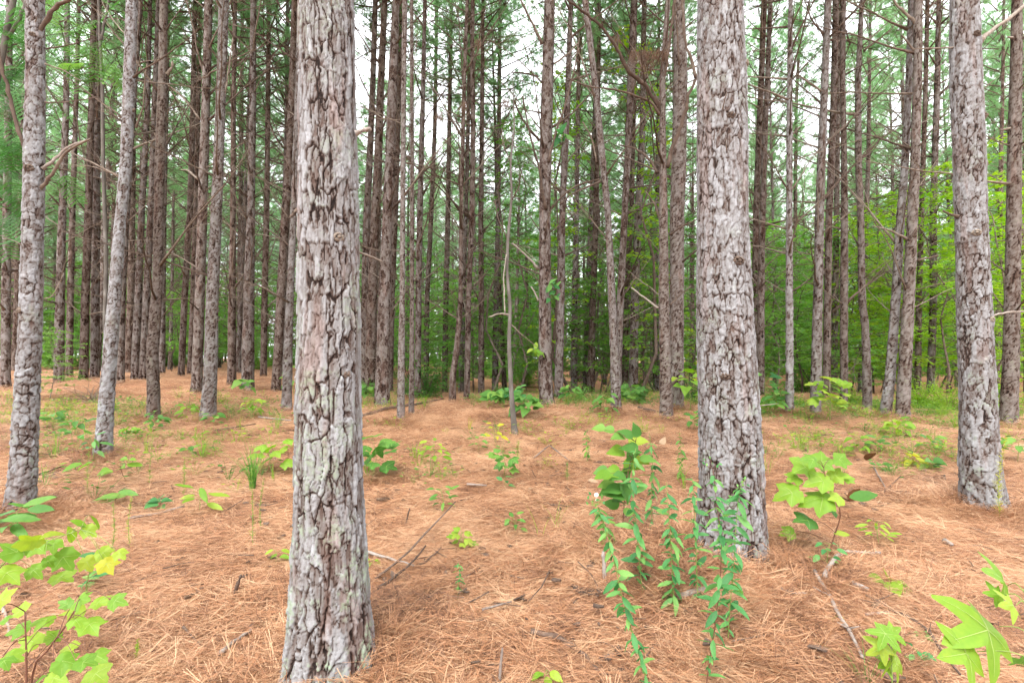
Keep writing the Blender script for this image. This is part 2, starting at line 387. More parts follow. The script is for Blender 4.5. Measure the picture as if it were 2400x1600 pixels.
# ------------------------------------------------------------------ pine straw (needle litter, uncountable)
def needle_patch(seed, n, rad, spread, lift, wid):
    r = np.random.RandomState(seed); V = []; Fc = []; T = []
    for i in range(n):
        a = r.normal(0, spread) if r.rand() < 0.85 else r.rand() * 6.3
        L = r.uniform(0.09, 0.2); rr = rad * math.sqrt(r.rand()); th = r.rand() * 6.283
        c = np.array([rr * math.cos(th), rr * math.sin(th), abs(r.normal(0, lift * 0.5)) + 0.004])
        d = np.array([math.cos(a), math.sin(a), r.normal(0, 0.12 + lift * 1.6)]); d /= np.linalg.norm(d)
        side = np.array([-d[1], d[0], 0]); up = np.cross(d, side)
        cv = r.normal(0, 0.16); cz = r.normal(0.02, 0.08); tone = np.clip(r.normal(0.5, 0.36), 0, 1)
        for k in range(2 if r.rand() < 0.35 else 1):
            a2 = r.normal(0, 0.12); d2 = d * math.cos(a2) + side * math.sin(a2)
            b0 = len(V); w_ = wid * r.uniform(0.7, 1.25)
            for q, tt in enumerate((-0.5, 0.0, 0.5)):
                p = c + d2 * L * tt + side * cv * L * (tt * tt * 2) - np.array([0, 0, cz * L * tt * tt * 4])
                ww = w_ * (1.0, 1.0, 0.35)[q]
                V += [p - side * ww, p + up * ww * 0.9, p + side * ww]
            for q in range(2):
                o_ = b0 + q * 3
                Fc += [(o_, o_ + 3, o_ + 4, o_ + 1), (o_ + 1, o_ + 4, o_ + 5, o_ + 2)]; T += [tone, tone]
    return np_mesh('needle_patch', V, Fc, M['straw'], True, None, {'tone': T})

def instancer(name, src, P, rot, scl, pick, label, cat, group=None):
    """uncountable litter: one object that repeats small source meshes on its own points"""
    coll = bpy.data.collections.new(name + '_source')
    for i, me in enumerate(src):
        coll.objects.link(bpy.data.objects.new('%s_piece_%02d' % (name, i), me))
    me = bpy.data.meshes.new(name); me.vertices.add(len(P)); me.vertices.foreach_set('co', np.asarray(P, np.float32).ravel())
    a = me.attributes.new('rot', 'FLOAT_VECTOR', 'POINT'); a.data.foreach_set('vector', np.asarray(rot, np.float32).ravel())
    a = me.attributes.new('scl', 'FLOAT', 'POINT'); a.data.foreach_set('value', np.asarray(scl, np.float32))
    a = me.attributes.new('pick', 'INT', 'POINT'); a.data.foreach_set('value', np.asarray(pick, np.int32))
    o = obj(name, me)
    ng = bpy.data.node_groups.new(name, 'GeometryNodeTree')
    ng.interface.new_socket('Geometry', in_out='INPUT', socket_type='NodeSocketGeometry')
    ng.interface.new_socket('Geometry', in_out='OUTPUT', socket_type='NodeSocketGeometry')
    gi = ng.nodes.new('NodeGroupInput'); go = ng.nodes.new('NodeGroupOutput')
    ci = ng.nodes.new('GeometryNodeCollectionInfo'); ci.inputs[0].default_value = coll
    ci.inputs['Separate Children'].default_value = True; ci.inputs['Reset Children'].default_value = True
    ip = ng.nodes.new('GeometryNodeInstanceOnPoints'); ip.inputs['Pick Instance'].default_value = True
    def attr(nm, typ):
        n = ng.nodes.new('GeometryNodeInputNamedAttribute'); n.data_type = typ; n.inputs[0].default_value = nm; return n.outputs[0]
    er = ng.nodes.new('FunctionNodeEulerToRotation')
    L = ng.links.new
    L(gi.outputs[0], ip.inputs['Points']); L(ci.outputs[0], ip.inputs['Instance'])
    L(attr('pick', 'INT'), ip.inputs['Instance Index']); L(attr('rot', 'FLOAT_VECTOR'), er.inputs[0])
    L(er.outputs[0], ip.inputs['Rotation']); L(attr('scl', 'FLOAT'), ip.inputs['Scale'])
    L(ip.outputs[0], go.inputs[0])
    md = o.modifiers.new('litter', 'NODES'); md.node_group = ng
    return tag(o, label, cat, group, 'stuff')

rs = np.random.RandomState(5)
def scatter_wedge(n, y0, y1, xmax=1.22, pw=1.0):
    y = y0 + (y1 - y0) * rs.rand(n) ** pw
    x = (rs.rand(n) * 2 - 1) * (y * xmax + 0.4)
    return x, y
def straw():
    patches = [needle_patch(i, 50, 0.13, 0.45, 0.024, 0.00085) for i in range(5)] + [needle_patch(20 + i, 40, 0.13, 1.4, 0.035, 0.0009) for i in range(3)] \
        + [needle_patch(40 + i, 76, 0.30, 0.6, 0.032, 0.00105) for i in range(4)]
    P = []; Ro = []; S = []; K = []
    def add(n, y0, y1, kinds, s0, s1, dens_pw):
        x, y = scatter_wedge(n, y0, y1, 1.15, dens_pw)
        z = gz(x, y); e = 0.06
        nxs = -(gz(x + e, y) - gz(x - e, y)) / (2 * e); nys = -(gz(x, y + e) - gz(x, y - e)) / (2 * e)
        flow = 3.0 * vnoise(x * 0.7 + 20, y * 0.7 + 20, 55) - 1.5
        rz = flow + rs.normal(0, 0.55, n)
        kd = rs.choice(kinds, n)
        P.append(np.stack([x, y, z - 0.006 + rs.rand(n) * 0.014], -1))
        Ro.append(np.stack([-nys * 0.9 + rs.normal(0, 0.05, n), nxs * 0.9 + rs.normal(0, 0.05, n), rz], -1))
        S.append(rs.uniform(s0, s1, n)); K.append(kd)
    add(6000, 1.15, 4.2, [0, 1, 2, 3, 4, 0, 1, 2, 3, 4, 5, 6, 7], 0.85, 1.25, 0.65)
    add(7000, 4.0, 8.5, [0, 2, 4, 8, 9, 10, 11, 5], 0.85, 1.2, 0.8)
    add(3600, 8.0, 20.0, [8, 9, 10, 11], 1.0, 1.7, 0.9)
    # straw heaped against the feet of the trunks
    for key, t in PINES.items():
        if t.depth > 9.0: continue
        big = t.depth < 5; n = 380 if big else 90; R0 = float(t.rad[0])
        a = rs.rand(n) * 6.283; q = R0 * 0.9 + 0.03 + (0.42 if big else 0.3) * rs.rand(n) ** 1.5; x = t.base.x + q * np.cos(a); y = t.base.y + q * np.sin(a)
        up = 0.12 * np.exp(-(q - R0) / 0.09)
        P.append(np.stack([x, y, gz(x, y) + up * rs.rand(n)], -1)); Ro.append(np.stack([rs.normal(0, 0.3, n), rs.normal(0, 0.3, n), a + math.pi / 2 + rs.normal(0, 0.7, n)], -1))
        S.append(rs.uniform(0.8, 1.2, n)); K.append(rs.choice([0, 2, 5, 6, 7], n))
    for cx, cy, rr, n in ((0.72, 3.2, 0.5, 200), (1.2, 2.5, 0.6, 160), (-1.9, 2.2, 0.5, 120), (2.1, 2.9, 0.5, 120)):
        a = rs.rand(n) * 6.283; q = rr * np.sqrt(rs.rand(n)); x = cx + q * np.cos(a); y = cy + q * np.sin(a)
        P.append(np.stack([x, y, gz(x, y) + 0.01], -1)); Ro.append(np.stack([rs.normal(0, 0.3, n), rs.normal(0, 0.3, n), rs.rand(n) * 6.28], -1))
        S.append(rs.uniform(0.8, 1.2, n)); K.append(rs.choice([0, 2, 5, 6, 7], n))
    instancer('pine_straw', patches, np.concatenate(P), np.concatenate(Ro), np.concatenate(S), np.concatenate(K),
              'deep layer of fallen rust-orange pine needles covering the forest floor', 'pine straw')
def litter():
    """bark flakes, bits of twig and old grey needles mixed into the straw"""
    src = []
    for sd in range(6):
        r = random.Random(sd + 60); mb = MB()
        for i in range(5):
            c = Vector((r.uniform(-.25, .25), r.uniform(-.25, .25), r.uniform(.012, .03))); a = r.uniform(0, 6.28); d = Vector((math.cos(a), math.sin(a), r.uniform(-.15, .2))); s = Vector((-d.y, d.x, r.uniform(-.3, .3)))
            if i < 2:
                L = r.uniform(.05, .16); mb.tube([c - d * L, c + s * .008, c + d * L * .8 + s * r.uniform(-.03, .03)], [.0035, .003, .002], 5, .5)
            else:
                w_ = r.uniform(.008, .02); l = w_ * r.uniform(1.2, 2.6); q = [c + d * l * k1 + s * w_ * k2 * r.uniform(.7, 1.2) + Vector((0, 0, r.uniform(-.004, .006))) for k1, k2 in ((-1, -.6), (-.2, -1), (.9, -.7), (1.1, .2), (.3, 1), (-.8, .8))]
                mb.face(q, r.random()); mb.face([p_ - Vector((0, 0, .004)) for p_ in reversed(q)], r.random())
        src.append(mb.mesh('litter_bits', M['twig'], False))
    n = 620; x, y = scatter_wedge(n, 1.3, 8.0, 1.15, 0.8)
    instancer('forest_litter', src, np.stack([x, y, gz(x, y)], -1), np.stack([np.zeros(n), np.zeros(n), rs.rand(n) * 6.28], -1), rs.uniform(0.6, 1.3, n), rs.randint(0, 6, n),
              'scattered bark flakes and broken twig bits lying in the straw', 'litter')
# ------------------------------------------------------------------ pines
def bark_relief(u, v, circ, cw, ch, seed, amp, long_f=0.5):
    """u in 0..1 around, v metres up: stacked flaky plates. Returns displacement, height 0..1, plate tone"""
    def cells(k): return max(4, int(round(circ / k)))
    nn = cells(0.11); nf = cells(0.03); nq = cells(0.011)
    wx = vnoise(u * nn, v / 0.13, seed + 1, nn) - 0.5; wy = vnoise(u * nn, v / 0.12, seed + 2, nn) - 0.5
    wf = vnoise(u * nf, v / 0.035, seed + 3, nf) - 0.5; wg = vnoise(u * nf, v / 0.03, seed + 4, nf) - 0.5
    wq = vnoise(u * nq, v / 0.016, seed + 8, nq) - 0.5
    def lay(k, kv, sd, a1, a2, a3):
        n = cells(k)
        x = u * n + (a1 * wx + a2 * wf * 1.3 + a3 * wq); y = v / kv + (a1 * wy + a2 * wg + a3 * wq) * 0.9
        f1, f2, r, dy = voro(x % n, y, seed + sd, n)
        return f2 - f1, r, dy
    e0, r0, y0 = lay(cw, ch, 0, 0.7, 0.30, 0.14)
    e1, r1, y1 = lay(cw * 0.55, ch * 0.45, 31, 0.6, 0.40, 0.20)
    e2, r2, y2 = lay(cw * 0.28, ch * 0.22, 57, 0.5, 0.5, 0.35)
    # long sinuous fissures running up the trunk
    nl = cells(cw * 2.0)
    q = vnoise(u * nl, v / 1.1 + 5, seed + 5, nl) + 0.42 * (vnoise(u * nl * 3, v / 0.25, seed + 6, nl * 3) - 0.5) + 0.10 * wf + 0.05 * wq
    wid = 0.014 + 0.034 * vnoise(u * nn, v / 0.3, seed + 12, nn)
    fis = 1 - sstep(wid * 0.35, wid, np.abs(q - 0.5))
    g0 = (1 - sstep(0.03, 0.14, e0)) * (0.35 + 0.65 * sstep(0.25, 0.7, vnoise(u * nn, v / 0.2, seed + 14, nn))); g1 = 1 - sstep(0.0, 0.09, e1)
    h = 0.26 + 0.34 * r0 + 0.30 * r1 + 0.20 * (r2 - 0.3) + 0.04 * wq + 0.09 * y0 + 0.12 * y1
    h = np.maximum(h - 0.54 * g0 - 0.26 * g1 - long_f * 0.55 * fis, 0.03)
    h = np.clip(h, 0, 1)
    return amp * h, h, 0.45 * r0 + 0.3 * r1 + 0.25 * r2

def smooth_path(zs, vals, zq):
    dense = np.linspace(zs[0] - 1, zs[-1] + 1, 400)
    y = np.interp(dense, zs, vals)
    # keep the end slopes
    s0 = (vals[1] - vals[0]) / max(1e-3, zs[1] - zs[0]); s1 = (vals[-1] - vals[-2]) / max(1e-3, zs[-1] - zs[-2])
    y = np.where(dense < zs[0], vals[0] + (dense - zs[0]) * s0, y); y = np.where(dense > zs[-1], vals[-1] + (dense - zs[-1]) * s1, y)
    k = max(1, int(0.22 / (dense[1] - dense[0])))
    ker = np.hanning(2 * k + 3)[1:-1]; ker /= ker.sum()
    y = np.convolve(np.pad(y, (len(ker) // 2, len(ker) // 2), mode='edge'), ker, mode='valid')
    return np.interp(zq, dense, y)

class Pine: pass
def trunk_geom(pts, depth=None, height=18.0):
    t = Pine()
    if depth is None:
        hit = ground_hit(pts[0][0], pts[0][1]); depth = hit.y
    t.depth = depth
    W = [at(x, y, depth) for x, y, _ in pts]
    th = [math.atan2(abs(p.x), p.y) for p in W]
    rad = [wd * depth * math.cos(a) / (2 * F) for (_, _, wd), a in zip(pts, th)]
    zs = [p.z for p in W]; cx = [p.x for p in W]
    gzv = g(cx[0], depth)
    if zs[0] > gzv + 0.05:
        sl = (cx[1] - cx[0]) / (zs[1] - zs[0]); cx.insert(0, cx[0] + sl * (gzv - zs[0]) * 0.5); zs.insert(0, gzv); rad.insert(0, rad[0] * 1.05)
    base = Vector((cx[0], depth, gzv)); t.base = base
    zs = np.array(zs) - gzv; cx = np.array(cx) - base.x; rad = np.array(rad)
    t.vis = zs[-1]
    slope = (cx[-1] - cx[-2]) / (zs[-1] - zs[-2]) * 0.4
    t.zs = zs; t.cx = cx; t.rad = rad; t.slope = slope; t.height = height
    return t
def center(t, z):
    z = np.asarray(z, float)
    x = smooth_path(t.zs, t.cx, np.minimum(z, t.vis)); r = smooth_path(t.zs, t.rad, np.clip(z, 0, t.vis))
    ex = np.maximum(0, z - t.vis)
    x = x + t.slope * ex * np.exp(-ex / 8)
    fr = np.clip(ex / max(0.5, t.height - t.vis), 0, 1)
    r = r * (1 - fr) ** 0.8 + 0.001
    return x, r
def trunk_mesh(t, mat, seed, cw, ch, amp, res_u, res_v, relief=True, long_f=0.5):
    zt = t.vis + 0.35
    zv = np.concatenate([np.arange(-0.12, zt, res_v), np.linspace(zt, t.height, 18)])
    cxv, rv = center(t, zv)
    rm = float(np.mean(t.rad)); circ = 2 * math.pi * rm
    nu = max(12, int(round(circ / res_u)))
    u = np.arange(nu) / nu
    U, V = np.meshgrid(u, zv)
    if relief:
        d, h, r = bark_relief(U, V, circ, cw, ch, seed, amp, long_f)
        d = d - amp * 0.5
    else:
        d = amp * (vnoise(U * 7, V / 0.3, seed, 7) - 0.5); h = r = None
    d = d * np.clip(rv[:, None] / rm, 0.2, 1.3)
    lump = 1 + 0.05 * (vnoise(U * 5, V / 0.5, seed + 77, 5) - 0.5) + np.exp(-np.maximum(V, 0) / 0.11) * 0.34 * (vnoise(U * 6, V / 3.0, seed + 78, 6) - 0.25)
    rr = rv[:, None] * (lump + 0.10 * np.exp(-np.maximum(V, 0) / 0.07)) + d
    an = 2 * math.pi * U
    Xv = cxv[:, None] + rr * np.cos(an); Yv = rr * np.sin(an)
    n, m = U.shape
    ix = np.arange(n * m).reshape(n, m); rl = np.roll(ix, -1, 1)
    fc = np.stack([ix[:-1], rl[:-1], rl[1:], ix[1:]], -1).reshape(-1, 4)
    at_ = {'bark_h': h.ravel(), 'bark_r': r.ravel()} if relief else None
    return np_mesh('trunk', np.stack([Xv, Yv, V], -1).reshape(-1, 3), fc, mat, not relief, at_)

def dead_branch_mesh(seed, L, twigs, pale=False):
    r = random.Random(seed); mb = MB()
    el = r.uniform(0.35, 0.85); az = 0.0
    p = Vector((0, 0, 0)); pts = [p.copy()]; n = 7
    for i in range(n):
        d = Vector((math.cos(az) * math.cos(el), math.sin(az) * math.cos(el), math.sin(el)))
        p = p + d * L / n; pts.append(p.copy())
        el += r.uniform(-0.14, 0.09); az += r.uniform(-0.14, 0.14)
    r0 = 0.007 + 0.0048 * L
    rad = [r0 * (1 - 0.78 * i / n) for i in range(n + 1)]; rad[0] *= 1.5
    mb.tube(pts, rad, 5)
    for k in range(twigs):
        i = r.randint(2, n - 1); s = pts[i]; d = (pts[i + 1] - pts[i]).normalized()
        sd = (d + Vector((r.uniform(-1, 1), r.uniform(-1, 1), r.uniform(-0.5, 0.8)))).normalized()
        l2 = L * r.uniform(0.15, 0.42); q = [s]
        for j in range(3):
            sd = (sd + Vector((r.uniform(-.3, .3), r.uniform(-.3, .3), r.uniform(-.25, .25)))).normalized(); q.append(q[-1] + sd * l2 / 3)
        mb.tube(q, [rad[i] * 0.6, rad[i] * 0.45, rad[i] * 0.32, rad[i] * 0.2], 3, cap=False)
    return mb.mesh('dead_branch', M['branch_pale'] if pale else M['branch'])
BR = [dead_branch_mesh(100 + i, L, tw) for i, (L, tw) in enumerate([(1.1, 4), (1.5, 5), (1.9, 7), (2.2, 8), (2.6, 9), (1.7, 5), (1.4, 4), (2.9, 10)])]
STUB = [dead_branch_mesh(140 + i, 0.16 + 0.1 * i, 0, i == 1) for i in range(4)]

def add_tuft(v, f, tn, r, p, d, n, L, wid, tone):
    d = d / (np.linalg.norm(d) + 1e-9)
    k = len(v)
    for i in range(n):
        q = r.normal(0, 0.62, 3) + d * 0.75; q /= (np.linalg.norm(q) + 1e-9)
        s = np.cross(q, r.normal(0, 1, 3)); s /= (np.linalg.norm(s) + 1e-9)
        l = L * r.uniform(0.75, 1.15); e = p + q * l; e[2] -= 0.02
        a = p + q * l * 0.12
        v.append(a - s * wid); v.append(a + s * wid); v.append(e)
        f.append((k, k + 1, k + 2)); k += 3; tn.append(min(1, max(0, tone + r.normal(0, 0.12))))
def crown_mesh(seed, H, wide, limbs, tufts, npt, wid):
    r = np.random.RandomState(seed); mb = MB(); v = []; f = []; tn = []
    for i in range(limbs):
        fr = (i + r.rand()) / limbs; z = H * fr ** 1.05; a = i * 2.4 + r.normal(0, 0.4)
        L = wide * (1.02 - fr) ** 0.6 * (0.55 + 0.45 * min(1, fr / 0.15)) * r.uniform(0.65, 1.1) + 0.25
        el = 0.15 + 0.75 * fr + r.normal(0, 0.15); p = np.array([0, 0, z]); pts = [p.copy()]; n = 5
        for j in range(n):
            d = np.array([math.cos(a) * math.cos(el), math.sin(a) * math.cos(el), math.sin(el)])
            p = p + d * L / n; pts.append(p.copy()); el += r.normal(0.05, 0.1); a += r.normal(0, 0.15)
        mb.tube([Vector(q) for q in pts], [0.028 * (1 - 0.8 * k / n) * (0.6 + 0.4 * L / wide) for k in range(n + 1)], 4, cap=False)
        tone = r.uniform(0.3, 0.7)
        for k in range(tufts):
            s = r.uniform(0.35, 1.0) * n; j = min(n - 1, int(s)); q = pts[j] + (pts[j + 1] - pts[j]) * (s - j)
            off = r.normal(0, 1, 3) * np.array([0.22, 0.22, 0.14]) * (0.4 + 0.5 * L / wide); q2 = q + off
            if k % 2 == 0: mb.tube([Vector(q), Vector(q2)], [0.007, 0.004], 3, cap=False)
            add_tuft(v, f, tn, r, q2, (pts[j + 1] - pts[j]) / np.linalg.norm(pts[j + 1] - pts[j]) + off + np.array([0, 0, 0.15]), npt, 0.19, wid, tone)
    nb = len(mb.v); me = bpy.data.meshes.new('crown')
    me.from_pydata([tuple(x) for x in mb.v] + [tuple(x) for x in v], [], mb.f + [tuple(i + nb for i in q) for q in f])
    a = me.attributes.new('tone', 'FLOAT', 'FACE'); a.data.foreach_set('value', np.asarray(mb.t + tn, np.float32))
    me.materials.append(M['branch']); me.materials.append(M['pine_needle'])
    me.polygons.foreach_set('material_index', np.asarray([0] * len(mb.f) + [1] * len(f), np.int32)); me.update()
    return me
CROWN = [crown_mesh(300 + i, H, wd, 56, 18, 28, 0.006) for i, (H, wd) in enumerate([(8.5, 2.7), (9.5, 2.4), (7.5, 2.9), (9.0, 2.2), (8.0, 2.5)])]

PINES = {}
def whorls(t, root, r, z0, z1, step, per, smin, smax, side_only=False):
    z = z0 + r.uniform(0, step)
    a0 = r.uniform(0, 6.28)
    while z < z1:
        for k in range(r.choice(per)):
            a = a0 + k * 6.28 / 3.3 + r.uniform(-0.5, 0.5)
            if side_only:
                a = r.choice((0, math.pi)) + r.uniform(-0.7, 0.7)
                if math.sin(a) < -0.35: a = -a
            x, rr = center(t, z)
            o = obj('dead_branch', r.choice(BR), root, (float(x) + float(rr) * 0.7 * math.cos(a), float(rr) * 0.7 * math.sin(a), z))
            s = r.uniform(smin, smax); o.scale = (s, s, s * r.uniform(0.75, 1.2))
            o.rotation_euler = (r.uniform(-0.25, 0.25), r.uniform(-0.25, 0.35), a)
        a0 += 1.2; z += step * r.uniform(0.7, 1.35)

def pine(key, label, pts, depth=None, mat='bark_mid', cw=0.055, ch=0.12, amp=0.013, height=None, br=None, group='pine trunks of the plantation', long_f=0.5, crown=True, cat='pine tree'):
    r = random.Random(sum(ord(c) * (i + 3) for i, c in enumerate(key)))
    t = trunk_geom(pts, depth, height or r.uniform(17, 20)); d = t.depth; PINES[key] = t
    root = thing('pine_tree', label, cat, t.base, group); t.root = root
    if d < 9.6:
        ru = max(0.0040, d / 512 * (0.82 if d < 6 else 0.95)); me = trunk_mesh(t, M[mat], r.randint(0, 9999), cw, ch, amp, ru, ru * 1.15, True, long_f)
    else:
        me = trunk_mesh(t, M['bark_far'], r.randint(0, 9999), cw, ch, 0.008, 0.05, 0.14, False)
    t.trunk = obj('trunk', me, root)
    z0, z1, step, per, s0, s1 = br if br else (1.6, 10.5, 0.75, (1, 2, 3), 0.45, 1.0)
    if z1 > z0: whorls(t, root, r, z0, z1, step, per, s0, s1, d < 6.5)
    # broken stubs low on the trunk
    for k in range(r.randint(3, 6)):
        z = r.uniform(0.5, 4.5); a = r.uniform(0, 6.28); x, rr = center(t, z)
        o = obj('branch_stub', STUB[r.randint(0, 3)], t.trunk, (float(x) + float(rr) * 0.75 * math.cos(a), float(rr) * 0.75 * math.sin(a), z))
        s = r.uniform(0.35, 0.9); o.scale = (s, s, s); o.rotation_euler = (r.uniform(-.4, .4), r.uniform(-.3, .5), a)
    if crown:
        zc = r.uniform(9.5, 11.0); x, _ = center(t, zc)
        o = obj('crown', r.choice(CROWN), root, (float(x), 0, zc)); o.rotation_euler = (0, 0, r.uniform(0, 6.28))
        s = (t.height - zc) / 8.6; o.scale = (r.uniform(0.85, 1.15),) * 2 + (s,)
    return t
def px_branch(key, pts, w0, w1, mat='branch', dy=0.0, dy2=0.0, name='dead_branch', twigs=0):
    """a branch traced in the tree's own plane, its far end dy2 metres nearer or farther"""
    t = PINES[key]; n = len(pts) - 1
    P = bend([at(x, y, t.depth + dy + (dy2 - dy) * i / n) - t.base for i, (x, y) in enumerate(pts)], 4)
    k = len(P) - 1; rad = [(w0 + (w1 - w0) * i / k) * 0.85 * t.depth / F / 2 for i in range(k + 1)]; rad[0] *= 1.35
    r = random.Random(int(pts[0][0] * 7 + pts[0][1]))
    P = [P[0]] + [q + Vector((r.uniform(-1, 1), r.uniform(-1, 1), r.uniform(-1, 1))) * rad[i + 1] * 0.45 for i, q in enumerate(P[1:])]
    rad = [q * r.uniform(0.82, 1.15) for q in rad]
    mb = MB(); mb.tube(P, rad, 7)
    for q in range(twigs):
        i = r.randint(k // 3, k - 1); sd = (P[i + 1] - P[i]).normalized(); s = [P[i]]
        for j in range(4):
            sd = (sd + Vector((r.uniform(-.5, .5), r.uniform(-.5, .5), r.uniform(-.4, .45)))).normalized(); s.append(s[-1] + sd * r.uniform(0.05, 0.13))
        mb.tube(s, [rad[i] * q_ for q_ in (0.6, 0.5, 0.4, 0.3, 0.2)], 4)
    return obj(name, mb.mesh(name, M[mat]), t.root)

# ---- the four near trunks
pine('G', 'thick foreground pine with lichen-spotted bark, the largest trunk left of centre', [(775, 1592, 208), (774, 1497, 196), (771, 1383, 182), (771, 1306, 173), (771, 1191, 159), (771, 1000, 154), (771, 883, 150), (772, 691, 147), (770, 500, 142), (769, 383, 139), (767, 191, 133), (764, 0, 135)],
     None, 'bark1', 0.034, 0.16, 0.018, 19, (5, 10, 0.8, (1, 2), 0.5, 0.9), long_f=0.85)
pine('H', 'thick scaly grey pine right of centre with blue-green herbs at its foot', [(1717, 1300, 166), (1715, 1250, 160), (1715, 1191, 155), (1710, 1000, 142), (1705, 883, 137), (1697, 691, 131), (1692, 500, 119), (1692, 383, 121), (1692, 191, 118), (1687, 0, 108)],
     None, 'bark2', 0.036, 0.105, 0.017, 19, (5.5, 10, 0.8, (1, 2), 0.5, 0.9), long_f=0.55)
pine('J', 'thick grey-pink pine near the right edge with a flared foot', [(2308, 1200, 117), (2303, 1150, 110), (2299, 1115, 105), (2294, 1000, 95), (2290, 883, 89), (2282, 691, 85), (2275, 500, 79), (2272, 383, 79), (2264, 191, 79), (2261, 0, 73)],
     None, 'bark2', 0.038, 0.115, 0.017, 19, (5.5, 10, 0.8, (1, 2), 0.5, 0.9), long_f=0.6)
pine('A', 'pale grey pine near the left edge with forked branches at head height', [(44, 1212, 74), (49, 1160, 71), (55, 1100, 68), (66, 883, 60), (73, 722, 57), (78, 500, 52), (80, 383, 53), (83, 191, 49), (83, 0, 47)],
     None, 'bark2', 0.045, 0.08, 0.015, 18, (5.5, 10, 0.8, (1, 2), 0.5, 0.9), long_f=0.4)
# ---- the second row, feet in view on the straw
pine('B', 'slender leaning pine second from the left with green lichen at its foot', [(240, 1074, 45), (247, 978, 39), (254, 883, 36), (269, 691, 32), (283, 500, 27), (295, 383, 29), (303, 191, 29), (309, 0, 29)], None, 'bark2', 0.04, 0.07, 0.012, br=(3.2, 10, 0.6, (1, 2), 0.35, 0.8))
pine('C', 'curved slender pine with a kinked lower trunk and green moss streak', [(359, 988, 33), (360, 930, 32), (359, 883, 31), (356, 833, 31), (362, 768, 29), (370, 653, 26), (372, 500, 24), (375, 383, 26), (381, 191, 22), (384, 0, 20)], None, 'bark_mid', 0.04, 0.06, 0.012)
pine('D', 'front pine of the close pair left of the big foreground trunk', [(487, 985, 41), (490, 940, 36), (493, 883, 33), (498, 691, 29), (507, 500, 27), (512, 383, 25), (519, 191, 24), (525, 0, 24)], None, 'bark_mid', 0.042, 0.07, 0.012)
pine('g2', 'pine standing just right of the big foreground trunk', [(895, 950, 36), (897, 883, 35), (901, 691, 29), (908, 500, 24), (914, 383, 24), (920, 191, 22), (929, 0, 18)], None, 'bark_mid')
pine('g4', 'thin pale pine, left of the slim twin stems right of the big trunk', [(939, 992, 19), (940, 883, 17), (943, 691, 13), (944, 500, 12), (946, 191, 12), (949, 0, 12)], None, 'bark_mid', 0.03, 0.05, 0.006, br=(2.5, 9, 0.6, (1, 2), 0.3, 0.7))
pine('g5', 'thinnest pale pine, right of the slim twin stems', [(964, 980, 14), (965, 883, 12), (966, 691, 10), (966, 500, 10), (965, 0, 8)], None, 'bark_mid', 0.03, 0.05, 0.005, br=(2.5, 9, 0.6, (1, 2), 0.3, 0.7))
pine('h1', 'straight pine at the centre of the picture on the straw crest', [(1281, 947, 34), (1278, 883, 33), (1277, 691, 28), (1277, 500, 27), (1278, 383, 29), (1283, 191, 28), (1288, 0, 26)], None, 'bark_mid', br=(1.8, 10, 0.5, (1, 2, 3), 0.5, 1.0))
pine('h5', 'pale pine leaning left above its foot, right of the centre', [(1444, 966, 24), (1443, 883, 23), (1434, 691, 18), (1425, 500, 15), (1413, 383, 16), (1394, 191, 15), (1371, 0, 14)], None, 'bark_mid', 0.035, 0.06, 0.01, br=(2.6, 10, 0.6, (1, 2), 0.4, 0.9))
pine('h9', 'pale pine with long arching dead branches left of the scaly grey trunk', [(1562, 987, 32), (1560, 883, 27), (1556, 691, 24), (1555, 500, 20), (1554, 383, 16), (1552, 191, 14), (1566, 0, 11)], None, 'bark_mid', 0.04, 0.07, 0.011, br=(4.0, 10, 0.7, (1, 2), 0.4, 0.8))
pine('h10', 'stout brown pine directly behind the pale arching-branched pine', [(1585, 962, 34), (1585, 883, 34), (1586, 691, 33), (1587, 500, 34), (1591, 383, 35), (1595, 191, 33), (1591, 0, 28)], None, 'bark_mid', 0.05, 0.09, 0.014)
pine('i4', 'leftmost pine of the close trio right of the scaly grey trunk', [(1911, 977, 27), (1913, 883, 26), (1917, 691, 23), (1921, 500, 21), (1925, 383, 21), (1933, 191, 18), (1941, 0, 17)], None, 'bark_mid')
pine('i7', 'slim right-hand pine of the close trio behind the bright sapling', [(1976, 967, 20), (1978, 883, 19), (1978, 691, 19), (1979, 500, 17), (1978, 383, 15), (1975, 191, 13), (1976, 0, 14)], None, 'bark_mid')
pine('i8', 'brown pine with a sideways bend below its middle, right of the trio', [(2033, 966, 23), (2032, 883, 21), (2028, 768, 19), (2020, 691, 18), (2017, 500, 16), (2012, 383, 16), (2011, 191, 15), (2020, 0, 11)], None, 'bark_mid')
pine('i10', 'left pine of the crossing pair that leans right, left of the flared trunk', [(2074, 981, 28), (2086, 883, 25), (2100, 691, 23), (2111, 500, 21), (2121, 383, 19), (2130, 191, 17), (2135, 0, 14)], None, 'bark_mid')
pine('i11', 'right pine of the crossing pair, paler and thicker, left of the flared trunk', [(2114, 987, 36), (2120, 883, 32), (2130, 691, 29), (2139, 500, 27), (2145, 383, 24), (2150, 191, 23), (2152, 0, 22)], None, 'bark_mid')
pine('K', 'grey pine cut by the right edge of the picture', [(2363, 998, 47), (2368, 883, 42), (2373, 691, 40), (2376, 500, 38), (2377, 383, 36), (2381, 191, 32), (2384, 0, 27)], None, 'bark_mid')
